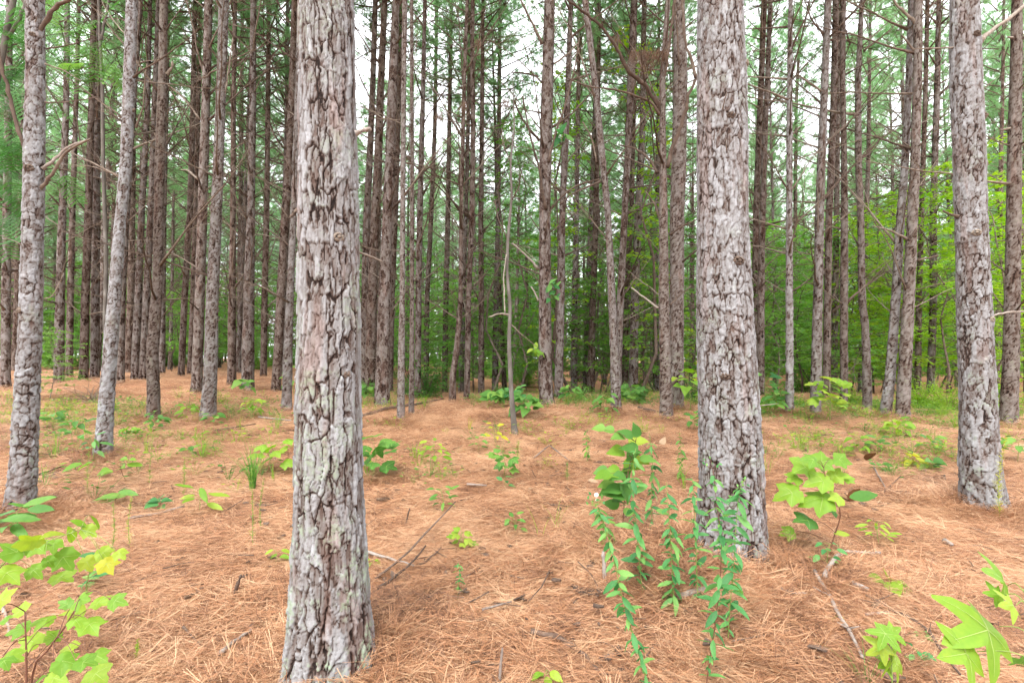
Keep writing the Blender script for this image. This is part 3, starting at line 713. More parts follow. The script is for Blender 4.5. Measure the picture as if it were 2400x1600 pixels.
# ---- deeper trees one can tell apart
MID = [
 ('e1', 'dark trunk at the far left edge behind the pale pine', [(13, 913, 27), (14, 700, 24), (16, 500, 22), (20, 250, 20), (22, 0, 17)], 11.5),
 ('e2', 'dark brown pine just right of the pale forked pine', [(138, 894, 28), (141, 700, 24), (146, 500, 20), (155, 250, 16), (158, 0, 13)], 12.5),
 ('e3', 'thinner pine beside the dark brown one, right of the pale forked pine', [(162, 893, 19), (165, 700, 17), (170, 500, 15), (178, 250, 12), (185, 0, 10)], 14.5),
 ('e4', 'left stem of the dark double pine left of the leaning slender pine', [(196, 896, 23), (200, 700, 21), (207, 500, 20), (214, 250, 16), (220, 0, 13)], 13),
 ('e4b', 'right stem of the dark double pine left of the leaning slender pine', [(222, 897, 24), (223, 700, 22), (226, 500, 20), (228, 250, 16), (232, 0, 13)], 13.4),
 ('e6', 'dark pine half hidden by the leaning slender pine', [(281, 916, 23), (285, 700, 20), (296, 500, 17), (312, 250, 15), (330, 0, 12)], 12.4),
 ('e7', 'left one of two dark pines behind the kinked slender pine', [(316, 903, 23), (324, 700, 20), (332, 500, 16), (346, 250, 13), (352, 0, 10)], 13.5),
 ('e7b', 'right one of two dark pines behind the kinked slender pine', [(335, 904, 21), (343, 700, 19), (354, 500, 17), (362, 250, 14), (372, 0, 12)], 13.2),
 ('e8', 'dark trunk right of the kinked slender pine', [(379, 886, 17), (381, 700, 15), (384, 500, 13), (390, 250, 11), (394, 0, 9)], 17),
 ('e10', 'narrow dark pine midway between the kinked pine and the close pair', [(423, 923, 16), (431, 730, 16), (445, 500, 15), (452, 250, 13), (458, 0, 11)], 15),
 ('e10b', 'brown pine left of the close pair, its foot deeper in the wood', [(444, 912, 15), (452, 730, 15), (458, 500, 13), (464, 250, 12), (470, 0, 10)], 17),
 ('d1', 'rear brown pine of the close pair left of the big foreground trunk', [(459, 937, 28), (462, 883, 26), (468, 691, 25), (474, 500, 24), (478, 383, 23), (484, 191, 21), (489, 0, 20)], 11),
 ('e11', 'brown pine right of the close pair', [(543, 922, 23), (544, 700, 18), (546, 500, 14), (547, 250, 12), (551, 0, 10)], 13),
 ('e12', 'thin dark pine right of the close pair, deeper in the wood', [(561, 905, 12), (563, 700, 12), (564, 500, 11), (566, 250, 10), (568, 0, 8)], 21),
 ('e13', 'thick dark pine midway between the close pair and the big foreground trunk', [(580, 922, 33), (583, 700, 27), (588, 500, 20), (592, 250, 17), (594, 0, 15)], 12.3),
 ('e15', 'dark slim pine left of the big foreground trunk', [(617, 914, 16), (620, 700, 15), (625, 500, 14), (628, 250, 12), (630, 0, 10)], 16),
 ('f2', 'brown pine rising close along the left side of the big foreground trunk', [(646, 933, 23), (658, 700, 22), (669, 500, 20), (678, 383, 20), (686, 191, 19), (692, 0, 17)], 12.5),
 ('f1', 'pale pine partly hidden by the left side of the big foreground trunk', [(671, 960, 25), (680, 690, 17), (688, 500, 15), (697, 250, 14), (704, 0, 12)], None),
 ('g1', 'brown pine touching the right side of the big foreground trunk', [(853, 930, 20), (856, 700, 19), (860, 500, 18), (866, 383, 16), (874, 191, 14), (880, 0, 12)], 13.5),
 ('g1b', 'broad brown pine second to the right of the big foreground trunk', [(868, 932, 27), (872, 700, 25), (880, 500, 22), (886, 383, 20), (893, 191, 17), (902, 0, 14)], 12.6),
 ('g3', 'dark pine leaning behind the pine right of the big foreground trunk', [(912, 930, 18), (917, 700, 17), (926, 500, 15), (934, 250, 12), (941, 0, 10)], 15),
 ('g6', 'brown pine right of the slim twin stems', [(979, 937, 15), (981, 700, 15), (984, 500, 14), (991, 230, 11), (996, 0, 9)], None),
 ('g7', 'dark pine behind the round green bush', [(998, 925, 13), (1001, 700, 12), (1011, 500, 11), (1019, 300, 10), (1024, 0, 8)], 20),
 ('g8', 'dark slim pine right of the round green bush', [(1042, 920, 13), (1045, 700, 13), (1050, 500, 12), (1053, 300, 10), (1058, 0, 8)], 19),
 ('g9', 'pale slender pine bowed at its foot, left of the centre', [(1061, 941, 16), (1061, 883, 15), (1072, 806, 14), (1080, 691, 12), (1081, 500, 10), (1088, 191, 9), (1095, 0, 8)], None),
 ('g10', 'brown pine just right of the bowed pale pine', [(1094, 937, 14), (1098, 700, 13), (1106, 500, 13), (1109, 300, 11), (1107, 100, 10), (1108, 0, 10)], None),
 ('g10b', 'dark pine half behind the bowed pale pine', [(1080, 928, 13), (1085, 700, 12), (1092, 500, 11), (1098, 250, 9), (1102, 0, 8)], 18),
 ('g11', 'dark pine left of the pale sapling stem', [(1128, 933, 15), (1128, 700, 13), (1127, 500, 12), (1130, 250, 10), (1132, 0, 8)], 15),
 ('g12', 'dark pine deep in the wood behind the pale sapling stem', [(1160, 915, 15), (1163, 700, 13), (1168, 500, 11), (1170, 250, 10), (1172, 0, 8)], 19),
 ('h2', 'brown pine close behind the straight centre pine on its right', [(1309, 935, 21), (1315, 691, 18), (1318, 500, 15), (1323, 383, 16), (1332, 191, 14), (1338, 0, 11)], None),
 ('h3', 'dark slim pine in the shade, second right of the straight centre pine', [(1345, 928, 16), (1347, 700, 14), (1351, 500, 12), (1355, 250, 10), (1358, 0, 8)], 17),
 ('h4', 'dark pine in the shade, left of the pale left-leaning pine', [(1384, 934, 20), (1390, 700, 15), (1397, 500, 13), (1402, 250, 10), (1405, 0, 8)], 16),
 ('h4b', 'dark leaning stem in the shade behind the left-leaning pine', [(1372, 925, 16), (1378, 700, 13), (1385, 500, 11), (1394, 250, 9), (1398, 0, 7)], 20),
 ('h6', 'grey-brown pine crossing behind the left-leaning pale pine', [(1447, 948, 20), (1450, 800, 19), (1455, 691, 18), (1464, 500, 16), (1470, 383, 16), (1479, 191, 18), (1486, 0, 16)], 11.5),
 ('h6b', 'brown pine right of the crossing pair near the centre', [(1464, 930, 15), (1468, 700, 14), (1480, 500, 12), (1486, 250, 10), (1490, 0, 9)], 17),
 ('h7', 'dark reddish pine in the shade left of the arching-branched pine', [(1484, 912, 23), (1488, 691, 19), (1496, 500, 19), (1506, 300, 15), (1510, 0, 12)], 15),
 ('h8', 'dark broken trunk in the shade left of the arching-branched pine', [(1538, 914, 16), (1538, 760, 15), (1540, 500, 12), (1543, 250, 9), (1545, 0, 7)], 18),
 ('i1', 'left one of two pines showing right of the scaly grey trunk', [(1766, 955, 18), (1770, 700, 16), (1772, 500, 15), (1782, 250, 15), (1791, 0, 14)], 13),
 ('i1b', 'right one of two pines showing right of the scaly grey trunk', [(1781, 958, 21), (1783, 800, 18), (1785, 600, 16), (1790, 400, 14), (1798, 200, 13), (1806, 0, 11)], 12),
 ('i2', 'dark lone pine between the scaly grey trunk and the close trio', [(1851, 974, 19), (1850, 730, 18), (1850, 500, 15), (1850, 383, 15), (1852, 76, 12), (1853, 0, 11)], None),
 ('i3', 'thin pine right behind the dark lone pine', [(1862, 935, 10), (1864, 500, 9), (1866, 250, 8), (1878, 0, 7)], 24),
 ('i5', 'middle pine of the close trio right of the scaly grey trunk', [(1936, 962, 21), (1940, 691, 18), (1943, 500, 17), (1949, 383, 18), (1955, 191, 16), (1959, 0, 15)], 12),
 ('i6', 'dark pine peeking between the stems of the close trio', [(1954, 935, 17), (1958, 700, 16), (1961, 500, 14), (1963, 300, 12), (1966, 0, 10)], 15),
 ('i9', 'slim dark pine right behind the sideways-bent pine', [(2016, 950, 15), (2024, 700, 14), (2031, 500, 12), (2035, 383, 11), (2037, 230, 9), (2040, 0, 8)], 18),
 ('i12', 'dark pine behind the right side of the crossing pair', [(2150, 970, 18), (2154, 691, 15), (2160, 500, 13), (2168, 250, 12), (2174, 0, 11)], 13),
 ('i13', 'brown pine close left of the flared right-hand trunk', [(2180, 962, 20), (2188, 691, 19), (2187, 500, 18), (2191, 383, 17), (2197, 191, 16), (2200, 0, 12)], 13),
 ('i14', 'slim pine between the flared trunk and the pine at the right edge', [(2335, 950, 14), (2344, 615, 13), (2346, 383, 12), (2351, 150, 9), (2353, 0, 8)], 19),
]
for key, label, pts, dep in MID:
    pine(key, label, pts, dep, 'bark_mid', br=(1.6, 10.5, 0.48, (2, 2, 3), 0.5, 1.05))

# ---- branches one can follow in the photograph
for a in [('A', [(85, 392), (60, 350), (40, 290), (20, 215), (5, 160), (-8, 90)], 13, 7, 'branch', 0, -0.15), ('A', [(98, 396), (130, 372), (165, 342), (210, 328)], 9, 5, 'stick', 0, 0.1),
          ('A', [(92, 446), (122, 408), (160, 355), (212, 325)], 10, 5, 'branch', 0, -0.1), ('A', [(92, 78), (108, 48), (130, 16), (165, -4), (190, -30)], 13, 9, 'branch', 0, -0.1),
          ('A', [(108, 115), (160, 106), (225, 88)], 4, 2), ('A', [(106, 150), (150, 166), (190, 190)], 4, 2), ('A', [(106, 240), (150, 240), (230, 228)], 4, 2), ('A', [(106, 700), (125, 690), (150, 640)], 3, 2),
          ('B', [(305, 265), (318, 254)], 8, 6), ('B', [(318, 300), (335, 250), (340, 190), (345, 150)], 5, 3), ('B', [(283, 640), (275, 622), (266, 612)], 8, 4),
          ('C', [(390, 175), (402, 160), (405, 146)], 9, 6), ('C', [(372, 330), (362, 312)], 6, 4), ('D', [(520, 262), (530, 200), (538, 150), (545, 90)], 6, 3, 'branch'), ('D', [(515, 465), (516, 430), (505, 405)], 5, 3),
          ('d1', [(482, 185), (465, 130), (455, 70), (436, 0)], 7, 4), ('d1', [(470, 280), (430, 230), (395, 200)], 6, 3), ('d1', [(465, 420), (440, 400), (425, 398)], 6, 3, 'branch_pale'),
          ('G', [(834, 313), (846, 307), (856, 304), (868, 303)], 14, 10, 'stick', -0.02, -0.05), ('G', [(840, 590), (868, 600), (897, 614)], 7, 4, 'branch_pale', 0.05, 0.15), ('G', [(698, 492), (688, 502), (678, 514)], 12, 7, 'branch', 0, -0.02),
          ('J', [(2296, 98), (2325, 72), (2365, 42), (2405, 12)], 13, 9, 'branch_pale', 0, 0.2), ('J', [(2235, 112), (2190, 113), (2143, 115)], 4, 3, 'branch_pale'), ('J', [(2246, 508), (2228, 502), (2210, 494)], 9, 5, 'branch'), ('J', [(2325, 740), (2360, 732), (2420, 728)], 7, 4, 'branch_pale', 0, 0.3),
          ('h9', [(1548, 262), (1530, 225), (1500, 190), (1470, 160), (1447, 118), (1420, 75), (1385, 42), (1345, 12), (1315, -15)], 13, 5, 'branch', 0, -0.9, 'dead_branch', 3),
          ('h9', [(1546, 270), (1525, 240), (1480, 222), (1430, 208), (1385, 204), (1330, 184)], 8, 3, 'branch', 0, -0.5, 'dead_branch', 2),
          ('h9', [(1553, 198), (1562, 150), (1570, 90), (1578, 30), (1584, -20)], 10, 7, 'branch', 0, -0.2), ('h9', [(1562, 392), (1575, 345), (1592, 305), (1606, 265), (1612, 230), (1632, 180)], 13, 8, 'branch', 0, -0.3),
          ('h9', [(1630, 182), (1622, 145), (1606, 100), (1600, 30), (1598, -10)], 9, 5, 'branch', -0.3, -0.4), ('h9', [(1540, 405), (1520, 372), (1490, 350), (1452, 340)], 8, 4, 'branch', 0, 0.3),
          ('h9', [(1543, 722), (1520, 705), (1480, 674)], 7, 4, 'branch_pale', 0, 0.3), ('h9', [(1570, 715), (1595, 690), (1620, 670)], 6, 3, 'branch', 0, 0.2), ('h9', [(1548, 515), (1535, 480), (1512, 448)], 8, 4, 'branch', 0, 0.2),
          ('h9', [(1570, 550), (1600, 530), (1630, 515)], 6, 4, 'branch', 0, -0.2), ('h9', [(1572, 905), (1585, 890), (1605, 882)], 5, 3, 'branch', 0, -0.2),
          ('h1', [(1265, 330), (1238, 300), (1215, 260), (1205, 235)], 8, 4, 'branch', 0, -0.3, 'dead_branch', 2), ('h1', [(1270, 105), (1255, 70), (1235, 30), (1218, -5)], 9, 5, 'branch', 0, -0.3),
          ('h1', [(1280, 490), (1270, 440), (1262, 390), (1248, 340), (1225, 225)], 9, 4, 'branch', -0.12, -0.4, 'dead_branch', 2), ('h1', [(1285, 380), (1300, 320), (1325, 245), (1345, 170), (1358, 90)], 8, 3, 'branch', -0.1, -0.3, 'dead_branch', 2),
          ('h1', [(1290, 490), (1330, 450), (1365, 430), (1405, 420)], 7, 4, 'branch', 0, -0.2), ('h1', [(1290, 300), (1330, 275), (1365, 240), (1392, 210)], 7, 3, 'branch', 0, -0.2), ('h1', [(1262, 630), (1235, 600), (1200, 570)], 8, 4, 'branch_pale', 0, -0.2),
          ('h1', [(1262, 705), (1256, 690), (1245, 672)], 6, 4, 'branch_pale'), ('h1', [(1262, 180), (1230, 172), (1200, 170)], 6, 3), ('h1', [(1290, 155), (1330, 128), (1355, 100)], 6, 3),
          ('i11', [(2148, 55), (2125, 35), (2100, 10), (2090, -10)], 9, 5), ('i11', [(2144, 122), (2128, 100), (2114, 84)], 6, 4), ('i11', [(2125, 560), (2085, 540), (2045, 530)], 6, 3, 'branch_pale', 0, -0.3), ('i11', [(2150, 610), (2185, 602), (2200, 598)], 6, 4),
          ('i4', [(1925, 215), (1890, 190), (1865, 172)], 7, 3), ('i4', [(1930, 80), (1905, 50), (1885, 0)], 6, 3), ('i8', [(2025, 120), (2055, 95), (2090, 70)], 6, 3), ('i8', [(2020, 370), (2060, 330), (2105, 295)], 6, 3),
          ('K', [(2372, 300), (2345, 305)], 7, 4), ('K', [(2380, 90), (2362, 88)], 7, 4, 'branch_pale'), ('h5', [(1398, 380), (1385, 320), (1365, 285)], 5, 3), ('h5', [(1408, 425), (1350, 450), (1310, 480)], 6, 3, 'branch', 0, -0.3)]:
    px_branch(*a)
def knot(key, px, py, w):
    t = PINES[key]; p = at(px, py, t.depth); z = p.z - t.base.z; x, rr = center(t, z); x = float(x); rr = float(rr)
    dx = max(-0.92, min(0.92, (p.x - t.base.x - x) / rr)); a = -math.acos(dx)
    r = random.Random(px); s = w * t.depth / F; mb = MB()
    n = Vector((math.cos(a), math.sin(a), 0)); sd = Vector((-n.y, n.x, 0)); up = Vector((0, 0, 1)); c = Vector((x, 0, z)) + n * (rr - 0.004)
    for k in range(13):      # ragged collar of bark scales round a broken stub
        an = k * 6.283 / 13 + r.uniform(-0.2, 0.2); q = c + (sd * math.cos(an) + up * math.sin(an) * 0.8) * s * 0.5
        mb.tube([q - n * 0.01, q + n * s * 0.16 + (c - q) * 0.12, q + n * s * r.uniform(0.22, 0.38) + (c - q) * r.uniform(0.2, 0.6)], [s * 0.16, s * 0.14, s * 0.04], 5)
    mb.tube([c - n * 0.02, c + n * s * 0.25, c + n * s * r.uniform(0.35, 0.6) + up * s * r.uniform(-0.1, 0.15)], [s * 0.26, s * 0.2, s * 0.13], 7)
    obj('branch_knot', mb.mesh('branch_knot', M['branch']), t.trunk)
for a in [('G', 812, 568, 22), ('G', 828, 876, 17), ('G', 712, 885, 18), ('H', 1706, 622, 22), ('H', 1690, 296, 18), ('H', 1752, 160, 18), ('H', 1676, 880, 18), ('J', 2265, 96, 16), ('J', 2290, 280, 17), ('J', 2303, 388, 16), ('J', 2264, 552, 17), ('J', 2300, 750, 14), ('A', 62, 728, 15), ('A', 90, 90, 12), ('A', 85, 400, 18), ('h1', 1275, 568, 9), ('i11', 2135, 555, 9)]:
    knot(*a)

# ---- pines too deep in the wood to tell apart
def far_variant(seed, H):
    r = random.Random(seed); t = Pine(); n = 9
    zz = np.linspace(0, H * 0.62, n); t.zs = zz; t.vis = zz[-1]; t.height = H
    cx = np.cumsum([0] + [r.uniform(-0.05, 0.05) for _ in range(n - 1)]); t.cx = cx
    r0 = r.uniform(0.12, 0.15); t.rad = np.array([r0 * (1.18 if i == 0 else 1 - 0.055 * i) for i in range(n)]); t.slope = 0.0
    tm = trunk_mesh(t, M['bark_far'], seed, 0.05, 0.08, 0.008, 0.075, 0.5, False)
    mb = MB(); z = 1.2
    while z < 11:
        for k in range(r.choice((1, 2, 3))):
            a = r.uniform(0, 6.28); el = r.uniform(0.2, 0.8); L = r.uniform(0.8, 2.5); x, rr = center(t, z); p = Vector((float(x), 0, z)); q = [p]
            for j in range(4):
                d = Vector((math.cos(a) * math.cos(el), math.sin(a) * math.cos(el), math.sin(el))); p = p + d * L / 4; q.append(p); el += r.uniform(-.25, .12); a += r.uniform(-.25, .25)
            mb.tube(q, [0.024, 0.019, 0.015, 0.012, 0.008], 3, cap=False)
            for _ in range(2):
                s = q[r.randint(1, 3)]; mb.tube([s, s + Vector((r.uniform(-.3, .3), r.uniform(-.3, .3), r.uniform(-.05, .3)))], [0.011, 0.007], 3, cap=False)
        z += r.uniform(0.2, 0.5)
    bm_ = mb.mesh('dead_branches', M['branch'])
    zc = r.uniform(0.32, 0.45) * H; x, _ = center(t, zc)
    return tm, bm_, (float(x), 0, zc), (H - zc) / 8.6
FARV = [far_variant(500 + i, H) for i, H in enumerate((17.5, 18.5, 19.5, 18, 20, 17))]
occupied = [(t.base.x, t.base.y) for t in PINES.values()]
def free(x, y, m):
    return all((x - a) ** 2 + (y - b) ** 2 > m * m for a, b in occupied)
def where(x, y):
    px = 1200 + F * x / y
    for lim, wd in ((245, 'left of the leaning slender pine'), (500, 'between the leaning pine and the close pair'), (700, 'between the close pair and the big trunk'), (1060, 'between the big trunk and the bowed pine'),
                    (1280, 'between the bowed pine and the centre pine'), (1620, 'between the centre pine and the scaly trunk'), (1940, 'between the scaly trunk and the close trio'), (2270, 'between the close trio and the flared trunk')):
        if px < lim: break
    else: wd = 'right of the flared trunk'
    return wd, 'dim' if y < 30 else 'faint far'
rf = random.Random(91); nfar = 0
while nfar < 165:
    y = 17.5 + 38 * rf.random() ** 0.85; x = rf.uniform(-1.12, 1.12) * y
    if x / y > 0.28 and rf.random() < 0.2: continue
    if abs(x / y) < 0.3 and y < 30 and rf.random() < 0.5: continue
    if y < 19 and abs(x / y) < 0.9 and rf.random() < 0.6: continue
    if not free(x, y, 1.45): continue
    occupied.append((x, y)); nfar += 1
    tm, bm_, cl, cs = rf.choice(FARV)
    place, depth_word = where(x, y)
    root = thing('pine_tree', '%s pine deep in the wood %s' % (depth_word, place), 'pine tree', (x, y, g(x, y) - 0.05), 'pines deep in the wood %s' % place)
    s = rf.uniform(0.68, 1.0); root.rotation_euler = (rf.uniform(-.025, .025), rf.uniform(-.03, .03), rf.uniform(0, 6.28)); root.scale = (s, s, rf.uniform(0.92, 1.08))
    obj('trunk', tm, root); tag(obj('dead_branches', bm_, root), kind='stuff')
    c = obj('crown', rf.choice(CROWN), root, cl); c.scale = (1.45, 1.45, cs); c.rotation_euler = (0, 0, rf.uniform(0, 6.28))
straw()
litter()
# ------------------------------------------------------------------ leaves
def simple_leaf(prof, mat, fold, curl, seed, twist=0.0):
    r = random.Random(seed); mb = MB(); rows = []
    for tt, wd in prof:
        z = -curl * tt * tt + 0.02 * math.sin(tt * 9 + seed); sx = twist * tt * tt
        rows.append(((sx - wd, tt, z + fold * wd + r.uniform(-.012, .012)), (sx, tt, z), (sx + wd, tt, z + fold * wd + r.uniform(-.012, .012))))
    tn = r.uniform(0.25, 0.75)
    b = len(mb.v)
    for a in rows: mb.v += [Vector(q) for q in a]
    for i in range(len(rows) - 1):
        o = b + i * 3
        mb.f += [(o, o + 1, o + 4, o + 3), (o + 1, o + 2, o + 5, o + 4)]; mb.t += [tn, tn + 0.06]; mb.mi += [0, 0]
    return mb.mesh('leaf', mat)
def lobed_leaf(polar, c0, mat, curl, seed, veins=()):
    r = random.Random(seed); mb = MB(); pts = []
    def zed(x, y): return -curl * (x * x + (y - c0) ** 2) + 0.035 * math.sin(3.1 * math.atan2(x, y - c0) + seed) + 0.10 * abs(x) * 0.5
    half = []
    full = [(a, q) for a, q in polar] + [(-a, q) for a, q in reversed(polar) if 0 < a < 180]
    ring1, ring2 = [], []
    for a, q in full:
        q *= r.uniform(0.94, 1.06); an = math.radians(a)
        for k, ring in ((0.5, ring1), (1.0, ring2)):
            x = math.sin(an) * q * k; y = c0 + math.cos(an) * q * k; ring.append(Vector((x, y, zed(x, y))))
    n = len(full); mb.v = [Vector((0, c0, zed(0, c0)))] + ring1 + ring2
    tn = r.uniform(0.3, 0.7)
    for i in range(n):
        j = (i + 1) % n
        mb.f += [(0, 1 + j, 1 + i), (1 + i, 1 + j, 1 + n + j, 1 + n + i)]; mb.t += [tn, tn + 0.05]; mb.mi += [0, 0]
    for a, q in veins:
        an = math.radians(a); d = Vector((math.sin(an), math.cos(an), 0)); s = Vector((d.y, -d.x, 0))
        prev = None
        for k in range(5):
            tt = q * k / 4; x, y = d.x * tt, c0 + d.y * tt; p = Vector((x, y, zed(x, y) + 0.008)); w_ = 0.007 * (1 - 0.8 * k / 4)
            cur = (p - s * w_, p + s * w_)
            if prev: mb.face((prev[0], prev[1], cur[1], cur[0]), 0.5, 1)
            prev = cur
    return mb.mesh('leaf', [mat, M['vein']])
STAR = [(0, .70), (7, .60), (15, .49), (23, .37), (32, .29), (42, .37), (51, .50), (58, .60), (63, .66), (69, .57), (77, .46), (87, .34), (96, .29), (106, .36), (118, .47), (128, .38), (146, .30), (166, .30), (180, .24)]
MAPLE = [(0, .66), (8, .55), (15, .50), (22, .44), (30, .37), (42, .42), (52, .50), (60, .56), (68, .47), (84, .42), (98, .40), (112, .43), (126, .38), (146, .33), (166, .31), (180, .24)]
OVAL = [(0, .0), (.1, .13), (.3, .25), (.5, .27), (.75, .19), (.92, .07), (1, 0.0)]
OBLONG = [(0, .0), (.1, .07), (.3, .145), (.55, .16), (.8, .11), (.94, .04), (1, 0.0)]
HEART = [(0, .03), (.04, .27), (.18, .40), (.38, .42), (.6, .32), (.82, .15), (1, 0.0)]
_leafcache = {}
def leaf_mesh(kind, mat, r):
    v = r.randint(0, 4); k = (kind, mat, v)
    if k not in _leafcache:
        m = M[mat]
        if kind == 'star': me = lobed_leaf(STAR, .3, m, (.25, .45, .1, .6, .3)[v], v, [(0, .62), (62, .55), (-62, .55), (118, .4), (-118, .4)])
        elif kind == 'maple': me = lobed_leaf(MAPLE, .3, m, (.25, .5, .1, .7, .35)[v], v + 10, [(0, .58), (58, .48), (-58, .48)])
        else: me = simple_leaf({'oval': OVAL, 'oblong': OBLONG, 'heart': HEART}[kind], m, (.25, .4, .1, .5, .3)[v], (.15, .3, .05, .4, .22)[v], v, (0, .08, -.08, .04, -.04)[v])
        _leafcache[k] = me
    return _leafcache[k]
def basis(d, nrm):
    d = d.normalized(); x = d.cross(nrm)
    if x.length < 1e-3: x = d.cross(Vector((1, 0.2, 0)))
    x.normalize(); z = x.cross(d)
    return Matrix((x, d, z)).transposed()
class Plant:
    def __init__(s, name, label, cat, base, group=None, stem='stem'):
        s.root = thing(name, label, cat, base, group); s.base = Vector(base); s.mb = MB(); s.stem = stem
        s.r = random.Random(int(base[0] * 977 + base[1] * 331)); s.name = name
    def stalk(s, pts, r0, r1, n=5):
        P = bend([Vector(p) - s.base for p in pts], 3); k = len(P) - 1
        s.mb.tube(P, [r0 + (r1 - r0) * i / k for i in range(k + 1)], n)
    def leaf(s, kind, mat, pos, d, nrm, size):
        o = obj('leaf', leaf_mesh(kind, mat, s.r), s.root)
        q = basis(Vector(d), Vector(nrm)).to_4x4()
        o.matrix_basis = Matrix.Translation(Vector(pos) - s.base) @ q @ Matrix.Diagonal((size, size, size, 1))
        return o
    def done(s):
        if s.mb.v: obj('stem', s.mb.mesh('stem', M[s.stem]), s.root)
        return s.root
def rv(r, k=1.0): return Vector((r.uniform(-k, k), r.uniform(-k, k), r.uniform(-k, k)))

def seedling(px, py, hpx, kind, n, lpx, mat, label, stem='stem', name='seedling', cat='seedling', group=None, lean=0.0, spread=0.55, low=0.3):
    b = ground_hit(px, py); k = b.y / F; h = hpx * k; p = Plant(name, label, cat, b - Vector((0, 0, 0.015)), group, stem); r = p.r
    top = b + Vector((lean * k + r.uniform(-.1, .1) * h, r.uniform(-.1, .1) * h, h)); mid = (b + top) / 2 + Vector((r.uniform(-.12, .12) * h, 0, 0))
    p.stalk([b - Vector((0, 0, 0.02)), mid, top], max(0.0016, 0.012 * h), 0.001)
    for i in range(n):
        tt = low + (1 - low) * (i + 0.5) / n; q = b + (mid - b) * (tt * 2) if tt < 0.5 else mid + (top - mid) * (tt * 2 - 1)
        a = i * 2.4 + r.uniform(-.4, .4); od = Vector((math.cos(a), math.sin(a) * 0.8, r.uniform(0.05, 0.6)))
        L = lpx * k * r.uniform(0.75, 1.15); pl = spread * h * r.uniform(0.25, 0.8) * (1.15 - tt * 0.5)
        e = q + od.normalized() * pl; p.stalk([q, (q + e) / 2 + Vector((0, 0, 0.1 * pl)), e], 0.001, 0.0008, 4)
        p.leaf(kind, mat, e, od + Vector((0, -0.25, r.uniform(-.7, 0.0))), Vector((r.uniform(-.4, .4), -0.45 + r.uniform(-.3, .3), 1)), L)
    return p.done()
def pixel_plant(name, label, cat, stem_px, depth, leaves, kind, mat, stem='stem', r0=0.004, group=None, dd=0.12, droop=0.3, face=0.5, width=1.0):
    """stem and leaves set out on the plant's own plane at its distance, leaves spread in depth round it"""
    if depth is None: depth = ground_hit(*stem_px[0]).y
    S = [at(x, y, depth) for x, y in stem_px]; S[0].z = min(S[0].z, g(S[0].x, S[0].y)) - 0.01
    p = Plant(name, label, cat, S[0], group, stem); r = p.r; p.stalk(S, r0, r0 * 0.45, 6)
    dense = bend(S, 8)
    for lf in leaves:
        x, y, L = lf[:3]; kd = lf[3] if len(lf) > 3 else kind; mt = lf[4] if len(lf) > 4 else mat
        Yd = depth + r.uniform(-dd, dd); c = at(x, y, Yd); size = L * Yd / F * width
        s = min(dense, key=lambda q: (q - c).length + (0.6 * max(0, q.z - c.z + 0.02)))
        d = c - s; d.y = r.uniform(-.5, .2) * d.length
        if d.length < 0.02: d = rv(r)
        d.normalize(); d.z -= droop * r.uniform(0.3, 1.3); d.normalize()
        e = c - d * size * 0.45
        p.stalk([s, (s + e) / 2 + Vector((0, 0, 0.015)), e], r0 * 0.4, r0 * 0.25, 4)
        p.leaf(kd, mt, e, d, Vector((r.uniform(-.35, .35), -face + r.uniform(-.35, .25), 1)), size)
    return p.done()

Z1 = lambda x, y, ox=0, oy=1000: (ox + x / 2.613, oy + y / 2.613)
def L1(lst, ox=0, oy=1000): return [Z1(a[0], a[1], ox, oy) + tuple(a[2:]) for a in lst]
# ---- near plants
pixel_plant('maple_sapling', 'yellow-green lobed-leaf sapling in the bottom left corner', 'sapling', [(62, 1690), (62, 1570), (60, 1490), (58, 1432)], 1.78,
    L1([(30, 1040, 62), (120, 1120, 52), (260, 1180, 62), (110, 1240, 62), (180, 1310, 66), (80, 1410, 66), (310, 1290, 58), (20, 1180, 40), (270, 1520, 52), (350, 1540, 70), (30, 1440, 50)]), 'maple', 'leaf_yg', 'stem_red', 0.004, droop=0.35, width=0.85, dd=0.2)
pixel_plant('maple_sapling', 'yellow-green sapling with a leaning dark stem, second in the bottom left corner', 'sapling', [(64, 1680), (75, 1585), (110, 1525), (150, 1470), (180, 1420), (195, 1390)], 1.7,
    L1([(450, 1130, 62), (500, 1060, 62), (620, 1070, 58), (720, 1065, 55), (560, 1220, 72), (410, 1355, 58), (410, 1440, 74), (530, 1440, 62), (610, 1410, 56), (600, 1520, 78), (470, 1190, 50), (400, 1080, 40, 'maple', 'leaf_g')]), 'maple', 'leaf_yg', 'stem_red', 0.004, droop=0.35, width=0.85, dd=0.2)
pixel_plant('maple_sapling', 'arching yellow-green leafy branchlet at the left edge below the pale pine', 'sapling', [(-60, 1560), (-40, 1400), (20, 1310), (100, 1272), (190, 1240)], 2.15,
    L1([(180, 690, 62), (80, 750, 66), (240, 740, 58), (60, 905, 66), (215, 885, 45), (400, 815, 62), (390, 920, 58), (300, 830, 34), (350, 655, 58, 'oval'), (440, 665, 42, 'oval'), (580, 575, 46, 'oval'), (490, 590, 40, 'oval'), (550, 640, 40), (330, 730, 40), (540, 840, 44), (660, 850, 50, 'maple', 'leaf_y'), (640, 780, 42), (740, 780, 36)]), 'maple', 'leaf_yg', 'stem', 0.004)
pixel_plant('herb_stalk', 'blue-green few-leaved herb rising between the yellow-green leaves bottom left', 'herb', [(203, 1400), (203, 1370), (210, 1340), (228, 1300)], None,
    L1([(560, 780, 44), (600, 880, 40), (540, 960, 36), (610, 905, 42), (560, 920, 40), (540, 870, 36), (510, 965, 30)]), 'oblong', 'leaf_bg', 'stem')
